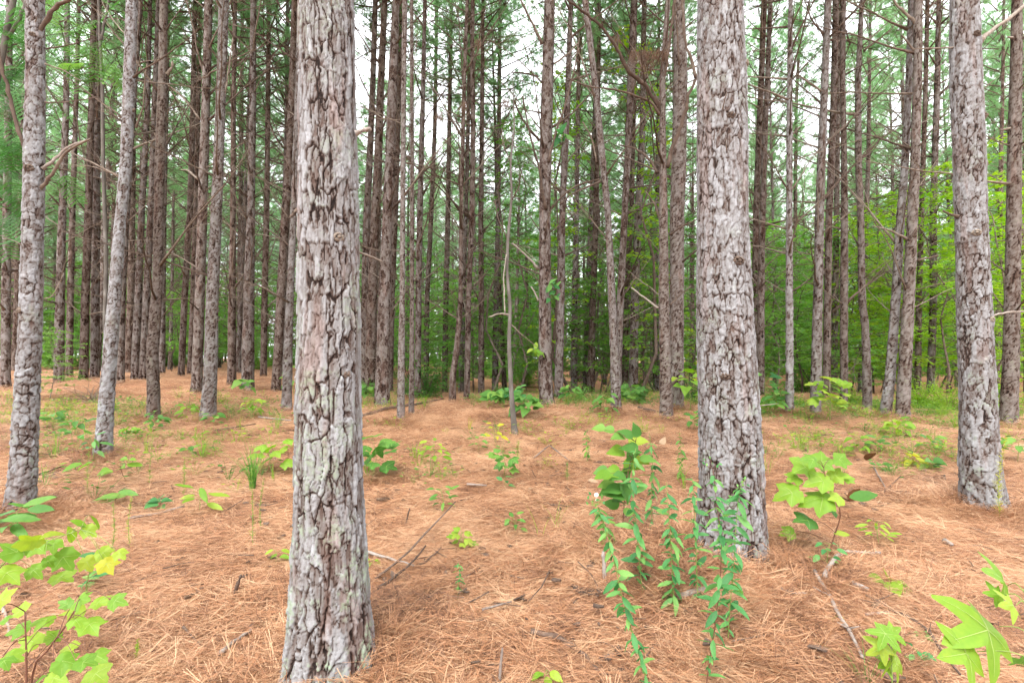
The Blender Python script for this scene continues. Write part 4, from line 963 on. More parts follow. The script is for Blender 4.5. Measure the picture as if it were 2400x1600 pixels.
pixel_plant('hickory_seedling', 'green seedling with long pointed leaves at the foot of the pale left pine', 'seedling', [(45, 1275), (42, 1235), (40, 1200)], None,
    L1([(225, 455, 62), (235, 500, 66), (130, 480, 40), (30, 530, 60), (110, 560, 66), (40, 600, 60), (100, 620, 62), (10, 575, 50), (150, 540, 50)]), 'oblong', 'leaf_g', 'stem', width=1.1)
pixel_plant('hickory_seedling', 'pale oblong-leaved seedling in front of the leaning slender pine', 'seedling', [(300, 1132), (287, 1110), (283, 1095)], None,
    L1([(750, 195, 30), (740, 245, 38), (820, 232, 34), (630, 270, 34), (640, 285, 40), (440, 245, 44), (520, 232, 36), (800, 200, 24)]), 'oval', 'leaf_yg', 'stem_red')
pixel_plant('hickory_seedling', 'low seedling with long folded green leaves left of the grass tuft', 'seedling', [(272, 1190), (270, 1172), (280, 1158)], None,
    L1([(620, 450, 60), (700, 420, 56), (770, 400, 50), (610, 480, 44), (660, 430, 50)]), 'oblong', 'leaf_g', 'stem_red')
pixel_plant('sweetgum_sapling', 'sweetgum sapling with large star leaves in the bottom right corner', 'sapling', [(2470, 1760), (2450, 1600), (2415, 1450), (2400, 1380)], 1.25,
    [(2348, 1354, 104), (2300, 1480, 168), (2255, 1532, 118), (2368, 1418, 66), (2395, 1545, 60, 'star', 'leaf_g'), (2330, 1392, 50)], 'star', 'leaf_yg', 'stem', 0.004, dd=0.06, droop=0.1, face=1.3)
pixel_plant('sweetgum_sapling', 'small sweetgum with drooping star leaves near the bottom right', 'sapling', [(2092, 1640), (2090, 1560), (2085, 1490)], 1.75,
    [(2072, 1492, 62), (2100, 1488, 54), (2060, 1520, 60), (2088, 1545, 88), (2108, 1560, 66), (2070, 1555, 50)], 'star', 'leaf_yg', 'stem', 0.003, dd=0.06, droop=1.2, face=0.9)
pixel_plant('maple_sapling', 'broad-leaved maple sapling with dark stem right of the scaly grey trunk', 'sapling', [(1945, 1316), (1950, 1272), (1970, 1206), (1955, 1166), (1938, 1130), (1930, 1095)], None,
    [(1882, 1096, 74), (1934, 1080, 60), (1846, 1155, 70), (1919, 1126, 68), (1915, 1168, 84), (1886, 1218, 62, 'maple', 'leaf_g'), (2022, 1163, 64, 'oval', 'leaf_g'), (1965, 1112, 52), (1975, 1078, 48), (1846, 1246, 40), (1960, 1168, 42), (1972, 1250, 36, 'oval'), (1900, 1075, 46), (1860, 1120, 44), (1945, 1190, 46, 'maple', 'leaf_g'), (1990, 1120, 36)], 'maple', 'leaf_yg', 'stem_red', 0.005, dd=0.1, face=0.7)
pixel_plant('redbud_sapling', 'heart-leaved green sapling behind the blue-green herbs', 'sapling', [(1453, 1268), (1460, 1222), (1463, 1180), (1472, 1110), (1490, 1035)], None,
    L1([(770, 85, 48, 'heart', 'leaf_yg'), (640, 150, 44, 'heart', 'leaf_yg'), (720, 130, 44), (780, 210, 46, 'heart', 'leaf_yg'), (555, 295, 44, 'heart', 'leaf_yg'), (620, 280, 44, 'heart', 'leaf_yg'), (650, 305, 40), (725, 240, 46, 'heart', 'leaf_yg'), (620, 380, 48), (690, 350, 46), (590, 390, 46), (660, 450, 48), (610, 470, 40), (700, 400, 46), (760, 20, 36), (545, 270, 36), (830, 200, 40), (650, 60, 36), (700, 40, 40), (700, 290, 40), (640, 420, 46), (580, 350, 42), (740, 170, 44), (530, 10, 32), (590, 20, 32), (720, 520, 30)], 1200), 'heart', 'leaf_g', 'stem_red', 0.004, dd=0.12, face=0.6)

def herb(label, path, npair, lpx, mat='leaf_bg', flower=False, depth=None, tail=0.0, stem='stem'):
    d = depth if depth else ground_hit(*path[0]).y
    S = [at(x, y, d) for x, y in path]; S[0].z = g(S[0].x, S[0].y) - 0.01
    p = Plant('leafy_herb', label, 'herb', S[0], 'blue-green herbs at the scaly grey trunk', stem); r = p.r
    npair = int(npair * 1.6); lpx *= 0.82; p.stalk(S, 0.0026, 0.0012, 5); D = bend(S, 10); k = len(D) - 1; a = r.uniform(0, 3)
    for i in range(npair):
        tt = min(1, max(0.05, 0.12 + 0.86 * (i + r.uniform(-.35, .35)) / (npair - 1))); c = D[min(k, int(tt * k))]; a += 1.57 + r.uniform(-.3, .3)
        L = lpx * d / F * (0.6 + 0.5 * math.sin(math.pi * min(1, tt * 0.85 + 0.1)))
        for s in (0, math.pi):
            dr = Vector((math.cos(a + s), math.sin(a + s), r.uniform(-.9, .3))) + rv(r, .25)
            p.leaf('oblong', mat, c, dr, Vector((0, -0.35, 1)) + rv(r, 0.6), L * r.choice((0.55, 0.75, 0.9, 1.0, 1.1, 1.2)))
            if r.random() < 0.5: p.leaf('oblong', mat, c, dr + rv(r, .6), Vector((0, -.3, 1)), L * 0.45)
    if flower:
        top = D[-1]; white = 'white' in label or 'nearest' in label
        for q in range(7):
            e = top + Vector((r.uniform(-.035, .035), r.uniform(-.03, .03), r.uniform(0.0, 0.045))); p.stalk([top, e], 0.0008, 0.0006, 4)
            p.leaf('oval', mat, e, rv(r) + Vector((0, 0, .5)), Vector((0, -1, .5)), 0.016)
        mb = MB()
        for q in range(10 if white else 0):
            an = q * 0.63; e = top + Vector((0, -0.005, 0.04)); dd_ = Vector((math.cos(an), -0.3, math.sin(an))) * 0.007
            sd = Vector((-math.sin(an), 0, math.cos(an))) * 0.003; e -= p.base; mb.face((e, e + dd_ - sd, e + dd_ * 1.3, e + dd_ + sd))
        if white: obj('flower', mb.mesh('flower', M['petal']), p.root)
    p.done()
herb('blue-green herb leaning left, nearest the bottom edge of the picture', [(1532, 1660), (1512, 1580), (1490, 1510), (1470, 1440), (1455, 1385), (1440, 1315), (1420, 1240), (1397, 1182)], 17, 44, flower=True, depth=2.0)
herb('blue-green leafy herb in the middle of the clump with a reddish lower stem', [(1508, 1405), (1500, 1330), (1492, 1255), (1484, 1180), (1482, 1120), (1490, 1050)], 15, 44)
herb('upright blue-green herb left of the scaly grey trunk', [(1580, 1440), (1577, 1370), (1573, 1290), (1568, 1215), (1562, 1130)], 15, 46)
herb('slim blue-green herb touching the left edge of the scaly grey trunk', [(1636, 1420), (1633, 1340), (1630, 1260), (1626, 1180), (1622, 1120)], 13, 38)
herb('tall blue-green herb in front of the scaly grey trunk with a budding top', [(1650, 1640), (1664, 1545), (1678, 1450), (1688, 1350), (1690, 1260), (1680, 1180), (1671, 1098)], 19, 48, flower=True, depth=2.1, stem='stem_red')
herb('dense blue-green herb on the right of the clump before the scaly grey trunk', [(1706, 1510), (1710, 1430), (1718, 1340), (1724, 1250), (1730, 1170), (1736, 1140)], 17, 48, flower=True)
herb('small blue-green herb on the left of the clump with a white flower', [(1432, 1290), (1425, 1255), (1412, 1215), (1398, 1185)], 9, 34, 'leaf_g', True)
herb('blue-green herb behind the clump beside the heart-leaved sapling', [(1530, 1250), (1526, 1170), (1530, 1090), (1522, 1015)], 13, 32)
herb('thin herb between the clump and the scaly grey trunk', [(1595, 1130), (1597, 1080), (1592, 1010)], 12, 20, 'leaf_g')
herb('wispy herb left of the heart-leaved sapling', [(1378, 1085), (1376, 1050), (1374, 1010)], 9, 16, 'leaf_g')
herb('thin leafy stalk rising alone from the straw right of the big trunk', [(1075, 1400), (1074, 1370), (1078, 1340), (1074, 1318)], 8, 20, 'leaf_bg')

for a in [(642, 1118, 80, 'maple', 9, 42, 'leaf_yg', 'yellow-green seedling just left of the big foreground trunk'), (868, 1130, 105, 'maple', 11, 42, 'leaf_g', 'bright green seedling just right of the big foreground trunk'),
          (1010, 1096, 60, 'oval', 13, 21, 'leaf_yg', 'small round yellow-green seedling alone on open straw'), (1118, 1062, 42, 'oval', 9, 18, 'leaf_g', 'small green seedling left of the pale sapling stem'),
          (1165, 1048, 52, 'oval', 10, 18, 'leaf_y', 'yellowish seedling left of the foot of the pale sapling stem'), (1178, 1122, 62, 'maple', 15, 26, 'leaf_g', 'bushy green seedling in front of the pale sapling stem'),
          (1184, 1150, 30, 'oval', 4, 24, 'leaf_bg', 'tiny blue-green seedling below the bushy one'), (1040, 1205, 62, 'oblong', 14, 24, 'leaf_g', 'narrow-leaved green seedling midway on the open straw'),
          (1206, 1255, 46, 'oval', 9, 20, 'leaf_g', 'small green seedling left of the long grass blades'), (1085, 1292, 46, 'maple', 10, 24, 'leaf_yg', 'yellow-green seedling right of the fallen dark twigs'),
          (645, 1322, 34, 'oval', 5, 22, 'leaf_yg', 'tiny yellow-green seedling left of the lower big trunk'), (870, 1332, 22, 'oval', 5, 22, 'leaf_yg', 'tiny yellow-green sprout touching the right of the lower big trunk'),
          (372, 1200, 32, 'heart', 6, 28, 'leaf_bg', 'round-leaved dark green seedling on the straw, left side'), (466, 1204, 62, 'oblong', 6, 46, 'leaf_yg', 'yellow-green long-leaved seedling between the round-leaved one and the grass tuft'),
          (442, 1068, 22, 'oval', 6, 22, 'leaf_g', 'low green sprout left of the grass tuft'), (1278, 1610, 40, 'oval', 6, 44, 'leaf_yg', 'yellow-green sprout at the bottom edge near the centre'),
          (2080, 1385, 34, 'heart', 4, 40, 'leaf_yg', 'two-leaved yellow-green sprout on the straw at right'), (2062, 1285, 60, 'oblong', 14, 24, 'leaf_yg', 'feathery yellow-green seedling right of the broad-leaved maple sapling'),
          (1938, 1345, 72, 'oval', 10, 24, 'leaf_bg', 'blue-green seedling at the stem of the broad-leaved maple sapling'), (2000, 1385, 14, 'oblong', 6, 26, 'leaf_bg', 'flat blue-green sprout on the straw at right'),
          (2160, 1505, 26, 'oval', 6, 26, 'leaf_bg', 'small blue-green sprout left of the large star leaves'), (2150, 1570, 50, 'oval', 8, 24, 'leaf_bg', 'blue-green sprout between the two sweetgums'), (1960, 1465, 22, 'oval', 6, 16, 'leaf_yg', 'tiny sprout beside the grey fallen branch at right'),
          (1945, 990, 100, 'maple', 34, 26, 'leaf_yg', 'bright yellow-green sapling at the foot of the close pine trio'), (2016, 1068, 46, 'oval', 12, 24, 'leaf_yg', 'light green seedling left of the yellowing seedlings'),
          (2060, 1062, 34, 'oval', 10, 24, 'leaf_g', 'green seedling in the middle distance right of the maple sapling'), (2105, 1030, 46, 'oval', 14, 24, 'leaf_yg', 'leafy yellow-green seedling below the crossing pine pair'),
          (2140, 1098, 30, 'oval', 9, 26, 'leaf_y', 'yellowing seedling left of the flared trunk'), (2185, 1105, 26, 'heart', 6, 28, 'leaf_g', 'green broad-leaved sprout left of the flared trunk'), (2060, 1108, 20, 'oval', 6, 22, 'leaf_g', 'low dark green sprout among the yellowing seedlings'),
          (2185, 1060, 36, 'oval', 12, 22, 'leaf_g', 'green seedling close left of the flared trunk'), (2385, 1085, 60, 'oval', 14, 26, 'leaf_g', 'leafy green seedling right of the flared trunk'),
          (1232, 980, 52, 'heart', 18, 28, 'leaf_g', 'leafy green plant on the crest left of the straight centre pine'), (1160, 952, 36, 'heart', 14, 28, 'leaf_g', 'broad-leaved green plant on the crest behind the pale sapling stem'), (1205, 950, 40, 'maple', 14, 26, 'leaf_bg', 'dark green plant on the crest at the pale sapling stem'),
          (1335, 945, 40, 'oval', 16, 22, 'leaf_g', 'green plant on the crest right of the straight centre pine'), (1420, 975, 46, 'oval', 14, 20, 'leaf_g', 'green plant at the foot of the left-leaning pale pine'), (1485, 955, 50, 'maple', 18, 28, 'leaf_g', 'green maple seedling on the crest right of the left-leaning pine'),
          (1620, 968, 92, 'heart', 16, 28, 'leaf_yg', 'yellow-green plant at the left edge of the scaly grey trunk on the crest'), (1625, 1010, 40, 'oval', 12, 20, 'leaf_g', 'small green plant below the crest left of the scaly grey trunk'),
          (1810, 975, 56, 'oval', 16, 24, 'leaf_g', 'green plant on the crest right of the scaly grey trunk'), (1786, 930, 60, 'oval', 10, 26, 'leaf_bg', 'blue-green leaves close to the right of the scaly grey trunk'),
          (170, 1045, 62, 'oval', 12, 24, 'leaf_g', 'green seedling between the pale pine and the leaning slender pine'), (120, 1005, 40, 'oval', 14, 22, 'leaf_g', 'low green plant right behind the pale left pine'), (218, 1085, 70, 'oblong', 10, 26, 'leaf_bg', 'green shoot at the left foot of the leaning slender pine'),
          (365, 1012, 44, 'oval', 16, 20, 'leaf_g', 'green plant at the foot of the kinked slender pine'), (300, 1022, 22, 'oval', 10, 22, 'leaf_yg', 'low light green plant between the two left slender pines'), (440, 985, 34, 'oval', 12, 20, 'leaf_yg', 'yellow-green seedling left of the close pair of pines'),
          (500, 1000, 30, 'oval', 10, 20, 'leaf_g', 'green seedling at the foot of the close pair of pines'), (575, 925, 34, 'heart', 10, 22, 'leaf_g', 'green seedling in the shade right of the close pair'), (590, 985, 50, 'oval', 14, 18, 'leaf_yg', 'light green seedling halfway to the big foreground trunk'),
          (690, 925, 70, 'oval', 12, 24, 'leaf_g', 'green plant at the left edge of the big foreground trunk'), (860, 945, 44, 'oval', 14, 24, 'leaf_g', 'green plant on the crest right of the big foreground trunk'), (1650, 1000, 30, 'oval', 10, 20, 'leaf_g', 'low green plant in front of the scaly grey trunk')]:
    seedling(*a)

# ---- feathery stalks, goldenrod and grass
def feather(px, py, hpx, label, mat='leaf_yg', lean=0, leaf=9, dens=1.0, name='feathery_stalk'):
    b = ground_hit(px, py); k = b.y / F; h = hpx * k; p = thing(name, label, 'stalk', b - Vector((0, 0, .01)), 'feathery stalks'); r = random.Random(px * 3 + py)
    mb = MB(); top = Vector((lean * k, r.uniform(-.1, .1) * h, h)); P = bend([Vector((0, 0, 0)), top * 0.5 + Vector((r.uniform(-.06, .06) * h, 0, 0)), top], 6)
    mb.tube(P, [0.0022 - 0.0014 * i / (len(P) - 1) for i in range(len(P))], 4); obj('stem', mb.mesh('stem', M['stem']), p)
    mb = MB()
    for i in range(int(120 * dens)):
        tt = 0.12 + 0.88 * r.random(); j = min(len(P) - 2, int(tt * (len(P) - 1))); c = P[j].lerp(P[j + 1], r.random()); a = r.uniform(0, 6.28)
        d = Vector((math.cos(a), math.sin(a), r.uniform(.2, 1.0))).normalized(); L = leaf * k * r.uniform(.6, 1.3) * (1.25 - 0.7 * tt); s = d.cross(rv(r)).normalized() * 0.0013
        mb.face((c - s, c + s, c + d * L * .6 + s * .8, c + d * L), r.random())
    obj('foliage', mb.mesh('foliage', M[mat]), p)
for a in [(350, 1142, 130, 'thin feathery stalk right of the leaning slender pine, taller of two'), (430, 1165, 95, 'thin feathery stalk left of the grass tuft'), (592, 1285, 190, 'tall feathery stalk left of the big foreground trunk'), (612, 1250, 130, 'short feathery stalk beside the tall one left of the big trunk'),
          (262, 1295, 120, 'feathery stalk above the yellow-green leaves at left'), (305, 1290, 130, 'feathery stalk with drooping tip at left'), (205, 1165, 110, 'pale feathery stalk right of the pale left pine'), (320, 1560, 66, 'low feathery tuft near the bottom left'), (1330, 1130, 50, 'wispy stalk left of the blue-green herbs', 'leaf_g'), (1215, 1090, 60, 'wispy stalk right of the bushy seedling')]:
    feather(*a)
for a in [(2345, 1232, 205, 'goldenrod stalk standing right of the flared trunk', 'leaf_y', 28, 14, 2.2, 'goldenrod'), (2215, 985, 95, 'arching goldenrod stalk left of the flared trunk', 'leaf_yg', -22, 16, 1.6, 'goldenrod'), (2200, 985, 60, 'short goldenrod stalk left of the flared trunk', 'leaf_yg', 30, 16, 1.4, 'goldenrod'),
          (2180, 980, 110, 'tall goldenrod stalk leaning right behind the crossing pair', 'leaf_yg', 20, 16, 1.6, 'goldenrod'), (365, 985, 60, 'light green stalk climbing the foot of the kinked pine', 'leaf_g', -8, 16, 2.0, 'goldenrod')]:
    feather(*a)
def grass(px, py, hpx, n, label, mat='leaf_g', spread=0.7, wid=0.0025, name='grass_tuft'):
    b = ground_hit(px, py); k = b.y / F; h = hpx * k; p = thing(name, label, 'grass tuft', b, 'grass tufts on the straw'); r = random.Random(px + py)
    for i in range(n):
        a = r.uniform(0, 6.28); L = h * r.uniform(.6, 1.15); sp = spread * r.uniform(.2, 1.0); mb = MB(); prev = None; s = Vector((-math.sin(a), math.cos(a), 0))
        for j in range(6):
            tt = j / 5; q = Vector((math.cos(a) * sp * L * tt ** 1.6, math.sin(a) * sp * L * tt ** 1.6, L * (tt - 0.35 * sp * tt ** 3))); wv = s * wid * (1 - 0.9 * tt)
            cur = (q - wv, q + wv)
            if prev: mb.face((prev[0], prev[1], cur[1], cur[0]), r.uniform(.2, .8))
            prev = cur
        obj('blade', mb.mesh('blade', M[mat]), p, (r.uniform(-.02, .02), r.uniform(-.02, .02), -0.01))
for a in [(592, 1152, 125, 60, 'dense green grass tuft left of the big foreground trunk', 'leaf_g', 0.75, 0.0042), (1300, 1245, 110, 7, 'sparse long yellow-green grass blades on the straw left of the herbs', 'leaf_yg'), (1268, 1262, 90, 4, 'few arching grass blades left of the herbs', 'leaf_yg', 1.0), (1602, 1150, 90, 12, 'grass tuft left of the scaly grey trunk', 'leaf_yg'),
          (1798, 1115, 90, 12, 'grass tuft right of the scaly grey trunk', 'leaf_yg'), (2035, 1620, 120, 18, 'grass tuft at the bottom edge left of the small sweetgum', 'leaf_g', 0.9), (1975, 1120, 90, 5, 'upright grass blades behind the maple sapling', 'leaf_g', 0.3), (640, 1130, 60, 10, 'thin grass beside the big foreground trunk', 'leaf_yg'), (830, 1025, 70, 9, 'dry grass right of the big foreground trunk', 'leaf_y', 0.6), (1300, 1055, 30, 5, 'tiny grass sprig on the open straw', 'leaf_yg'),
          (480, 1060, 60, 16, 'wispy grass tuft below the close pair of pines', 'leaf_yg', 0.7, 0.003), (130, 1075, 66, 14, 'wispy grass right of the foot of the pale left pine', 'leaf_yg', 0.7, 0.003), (345, 1065, 50, 12, 'wispy grass between the kinked pine and the feathery stalks', 'leaf_yg', 0.7, 0.003), (650, 1010, 60, 14, 'wispy grass left of the big trunk in the middle distance', 'leaf_yg', 0.6, 0.003),
          (1100, 1010, 46, 12, 'dry wispy grass on the crest left of the pale sapling stem', 'leaf_y', 0.7, 0.003), (1880, 1060, 60, 14, 'wispy grass behind the broad-leaved maple sapling', 'leaf_yg', 0.7, 0.003), (2240, 1010, 70, 16, 'grass tuft at the left foot of the flared trunk on the crest', 'leaf_yg', 0.6, 0.003), (270, 965, 50, 12, 'wispy grass behind the leaning slender pine', 'leaf_yg', 0.7, 0.0035), (560, 1010, 60, 14, 'wispy grass above the dense tuft, below the brown pine', 'leaf_yg', 0.7, 0.003)]:
    grass(*a)

# ------------------------------------------------------------------ sticks, cones, dead leaves
def stick(label, pts, wpx, mat='stick', lift=(0.03, 0.03), name='fallen_stick', twig=0):
    P = []
    hits = [ground_hit(*q) for q in pts]; d = sum(h.y for h in hits) / len(hits)
    for i, h in enumerate(hits): P.append(h + Vector((0, 0, lift[0] + 0.018 + (lift[1] - lift[0]) * i / max(1, len(pts) - 1))))
    b = P[0].copy(); k = d / F; D = bend([p - b for p in P], 3); n = len(D) - 1; r = random.Random(int(pts[0][0]))
    D = [q + rv(r, wpx * k * 0.25) for q in D]
    mb = MB(); mb.tube(D, [wpx * k / 2 * (1.05 - 0.5 * i / n) * r.uniform(.85, 1.1) for i in range(n + 1)], 7)
    for q in range(twig):
        i = r.randint(1, n - 1); e = D[i] + Vector((r.uniform(-.15, .15), r.uniform(-.1, .1), r.uniform(.01, .06))); mb.tube([D[i], (D[i] + e) / 2 + rv(r, .01), e], [wpx * k * .2, wpx * k * .15, wpx * k * .08], 5)
    tag(obj(name, mb.mesh(name, M[mat]), None, b), label, 'stick', 'sticks on the straw')
def standing(label, p0, p1, wpx, mat='stick'):
    b = ground_hit(*p0); e = at(p1[0], p1[1], b.y); k = b.y / F; mb = MB(); r = random.Random(p0[0])
    D = [(e - b) * t_ + rv(r, wpx * k * .15) for t_ in (-0.15, .2, .45, .7, .9, 1.0)]
    mb.tube(D, [wpx * k / 2 * q for q in (1.0, .95, 1.02, .9, .88, .6)], 7); tag(obj('upright_stick', mb.mesh('upright_stick', M[mat]), None, b), label, 'stick', 'sticks on the straw')
standing('short dark stub sticking up from the straw at lower left', (546, 1404), (565, 1345), 9, 'twig'); standing('upright grey stick in front of the heart-leaved sapling', (1418, 1372), (1414, 1292), 10)
standing('thin grey stick poking up at the bottom edge right of the big trunk', (1170, 1610), (1177, 1518), 7); standing('dark curved twig poking up right of the big trunk', (948, 1234), (961, 1190), 4, 'twig'); standing('tiny dark stub left of the flared trunk', (2214, 1132), (2214, 1112), 5, 'twig')
for a in [('long dark twig leaning over the straw right of the big trunk', [(880, 1372), (960, 1322), (1068, 1216)], 6, 'twig', (0.03, 0.12)), ('second dark twig crossing below the long one', [(885, 1400), (950, 1358), (998, 1310)], 7, 'twig', (0.03, 0.07)), ('short dark twig beside the crossing twigs', [(972, 1336), (1000, 1330), (1034, 1302)], 5, 'twig', (0.01, 0.04)),
          ('pale grey stick under the dark twigs beside the big trunk', [(862, 1310), (910, 1325), (968, 1342)], 8), ('small grey stick on the open straw', [(1095, 1145), (1140, 1149)], 6), ('thick grey-brown stick near the bottom centre', [(1243, 1496), (1330, 1516), (1375, 1555), (1405, 1590)], 15, 'twig', (0.014, 0.005), 'fallen_stick', 2),
          ('grey stick lying between the herb stems', [(1590, 1424), (1680, 1388), (1760, 1356)], 14), ('thin pale twig on the straw near the bottom centre', [(1130, 1450), (1200, 1430)], 6), ('crooked pale stick below the maple sapling', [(1933, 1374), (1960, 1328), (1998, 1316), (2066, 1322)], 11, 'stick', (0.035, 0.05)),
          ('long grey branch running down to the bottom edge at right', [(1912, 1362), (1945, 1420), (1985, 1500), (2022, 1570)], 12, 'stick', (0.04, 0.035), 'fallen_stick', 3), ('pale wood chip beside the pine cone', [(2000, 1388), (2036, 1406)], 15), ('long thin brown branch left of the large star leaves', [(2030, 1420), (2100, 1458), (2170, 1500), (2210, 1560), (2250, 1610)], 8, 'twig', (0.04, 0.04), 'fallen_stick', 3),
          ('short pale twig below the pine cone', [(2030, 1462), (2086, 1455)], 7), ('small grey twig in the straw left of the grey branch', [(1828, 1398), (1862, 1412), (1892, 1410)], 7), ('thin dark twig in the middle distance at right', [(1918, 1028), (2000, 1020)], 4, 'twig'), ('fallen dark branch on the crest right of the big trunk', [(842, 985), (900, 965), (965, 955), (1042, 938)], 8, 'twig', (0.03, 0.04), 'fallen_stick', 2),
          ('dark log lying at the foot of the arching-branched pine', [(1498, 962), (1546, 970)], 12, 'twig', (0.03, 0.03)), ('pale twig, left half of a small cross on the open straw', [(1287, 1052), (1252, 1082)], 4), ('pale twig, right half of a small cross on the open straw', [(1290, 1054), (1336, 1090)], 4), ('grey stick left of the grass tuft on the straw', [(300, 1228), (370, 1216), (432, 1200)], 7),
          ('twig behind the foot of the pale left pine', [(92, 1122), (150, 1102)], 4, 'twig'), ('dark stick in the shade right of the close pair', [(500, 1018), (600, 1000)], 5, 'twig'), ('grey stick left of the big trunk in the middle distance', [(606, 984), (682, 992)], 5), ('pale bent stick in the bottom left corner', [(2, 1440), (14, 1470), (18, 1510)], 9), ('dark twig near the bottom left centre', [(430, 1490), (445, 1510), (470, 1535)], 6, 'twig'),
          ('half-buried grey stick near the bottom edge left of the big trunk', [(515, 1560), (560, 1520), (590, 1500)], 11), ('thin twig right of the maple sapling', [(2048, 1105), (2062, 1130), (2075, 1155)], 4), ('grey chunk of wood below the flared trunk', [(2210, 1282), (2235, 1296)], 12), ('thin twig left of the flared trunk', [(2072, 1160), (2112, 1132)], 3, 'twig', (.01, .05)), ('bent twig below the crossing pine pair', [(2180, 1000), (2200, 1008), (2225, 1012)], 4, 'twig', (.03, .03))]:
    stick(*a)
def cone(px, py, spx, label, tilt):
    b = ground_hit(px, py); s = spx * b.y / F; root = thing('pine_cone', label, 'pine cone', b + Vector((0, 0, 0.028 + s * 0.16)), 'fallen pine cones'); root.rotation_euler = tilt
    mb = MB(); mb.tube([(-s * .5, 0, 0), (0, 0, 0), (s * .5, 0, 0)], [s * .12, s * .14, s * .04], 7); obj('core', mb.mesh('core', M['cone']), root)
    m2 = MB(); d = Vector((.45, .9, 0)); m2.v = [Vector(q) for q in ((0, -.1, 0), (0, .1, 0), (.05, .16, .3), (.05, -.16, .3), (.12, .09, .42), (.12, -.09, .42), (.06, 0, .27))]
    m2.f = [(0, 1, 6), (1, 2, 6), (3, 0, 6), (2, 4, 6), (4, 5, 6), (5, 3, 6)]; m2.t = [.5] * 6; m2.mi = [0] * 6; sm = m2.mesh('scale', M['cone'], False)
    for i in range(60):
        tt = i / 59; a = i * 2.399; q = s * (0.52 * math.sin(math.pi * (0.12 + 0.80 * tt)) + .06)
        o = obj('cone_scale', sm, root, (-s * .48 + s * .92 * tt, 0, 0)); o.scale = (s * .9, q * .8, q); o.rotation_euler = (a, 0.25 + .35 * tt, 0); o.rotation_mode = 'XYZ'
        o.matrix_basis = Matrix.Translation((-s * .48 + s * .92 * tt, 0, 0)) @ Matrix.Rotation(a, 4, 'X') @ Matrix.Rotation(0.45 - .3 * tt, 4, 'Y') @ Matrix.Diagonal((s * .8, q * .8, q, 1))
cone(2060, 1440, 52, 'large open pine cone beside the brown branch at right', (0.2, 0.1, 0.5)); cone(52, 1412, 36, 'dark pine cone at the left edge among the lobed leaves', (0, 0, 0.2)); cone(445, 1412, 26, 'small dark pine cone on the straw at lower left', (0, .1, 1.2))
cone(898, 1182, 30, 'pine cone lying on the straw right of the big trunk', (0, 0, .1)); cone(370, 1280, 16, 'tiny dark cone on the straw left of the grass tuft', (0, 0, 2)); cone(560, 1140, 12, 'tiny cone beside the grass tuft', (0, 0, 1))
def dead_leaf(px, py, L, label, mat='leaf_dead', kind='oval', up=0.0, n=1):
    b = ground_hit(px, py); r = random.Random(px); k = b.y / F; root = thing('dead_leaf', label, 'dead leaf', b + Vector((0, 0, 0.03)), 'dead leaves')
    for i in range(n):
        o = obj('blade', leaf_mesh(kind, mat, r), root); d = rv(r) + Vector((0, 0, up * 2)); o.matrix_basis = Matrix.Translation(Vector((0, 0, up * 30 * k)) + rv(r, .01) + Vector((0, 0, .012))) @ basis(d * (1 if up else 1) - (Vector((0, 0, d.z)) if not up else Vector()), Vector((0, -.4, 1)) + rv(r, .5)).to_4x4() @ Matrix.Diagonal((L * k,) * 3 + (1,))
for a in [(1990, 1205, 44, 'curled brown dead leaves hanging behind the maple sapling', 'leaf_dead', 'oval', 0.6, 4), (2030, 1112, 30, 'upright orange-brown dead leaf in the middle distance at right', 'leaf_dead', 'oval', .8, 3), (1242, 1158, 24, 'pale dry leaf on the open straw, left one', 'leaf_tan'), (1378, 1136, 26, 'pale dry leaf on the open straw beside the herbs', 'leaf_tan'), (2140, 1080, 26, 'yellow fallen leaf left of the flared trunk', 'leaf_y', 'heart'),
          (1925, 1565, 32, 'pale dry leaf near the bottom right', 'leaf_tan'), (945, 1382, 24, 'small red-brown dead leaf beside the crossing twigs', 'leaf_dead', 'maple'), (1550, 1060, 20, 'dry pale curled seed head behind the herbs', 'leaf_tan', 'heart', .3, 2), (1705, 1370, 30, 'grey dead leaf between the herb stems', 'leaf_tan'), (1120, 1355, 24, 'brown dead leaf near the leafy stalk', 'leaf_dead')]:
    dead_leaf(*a)

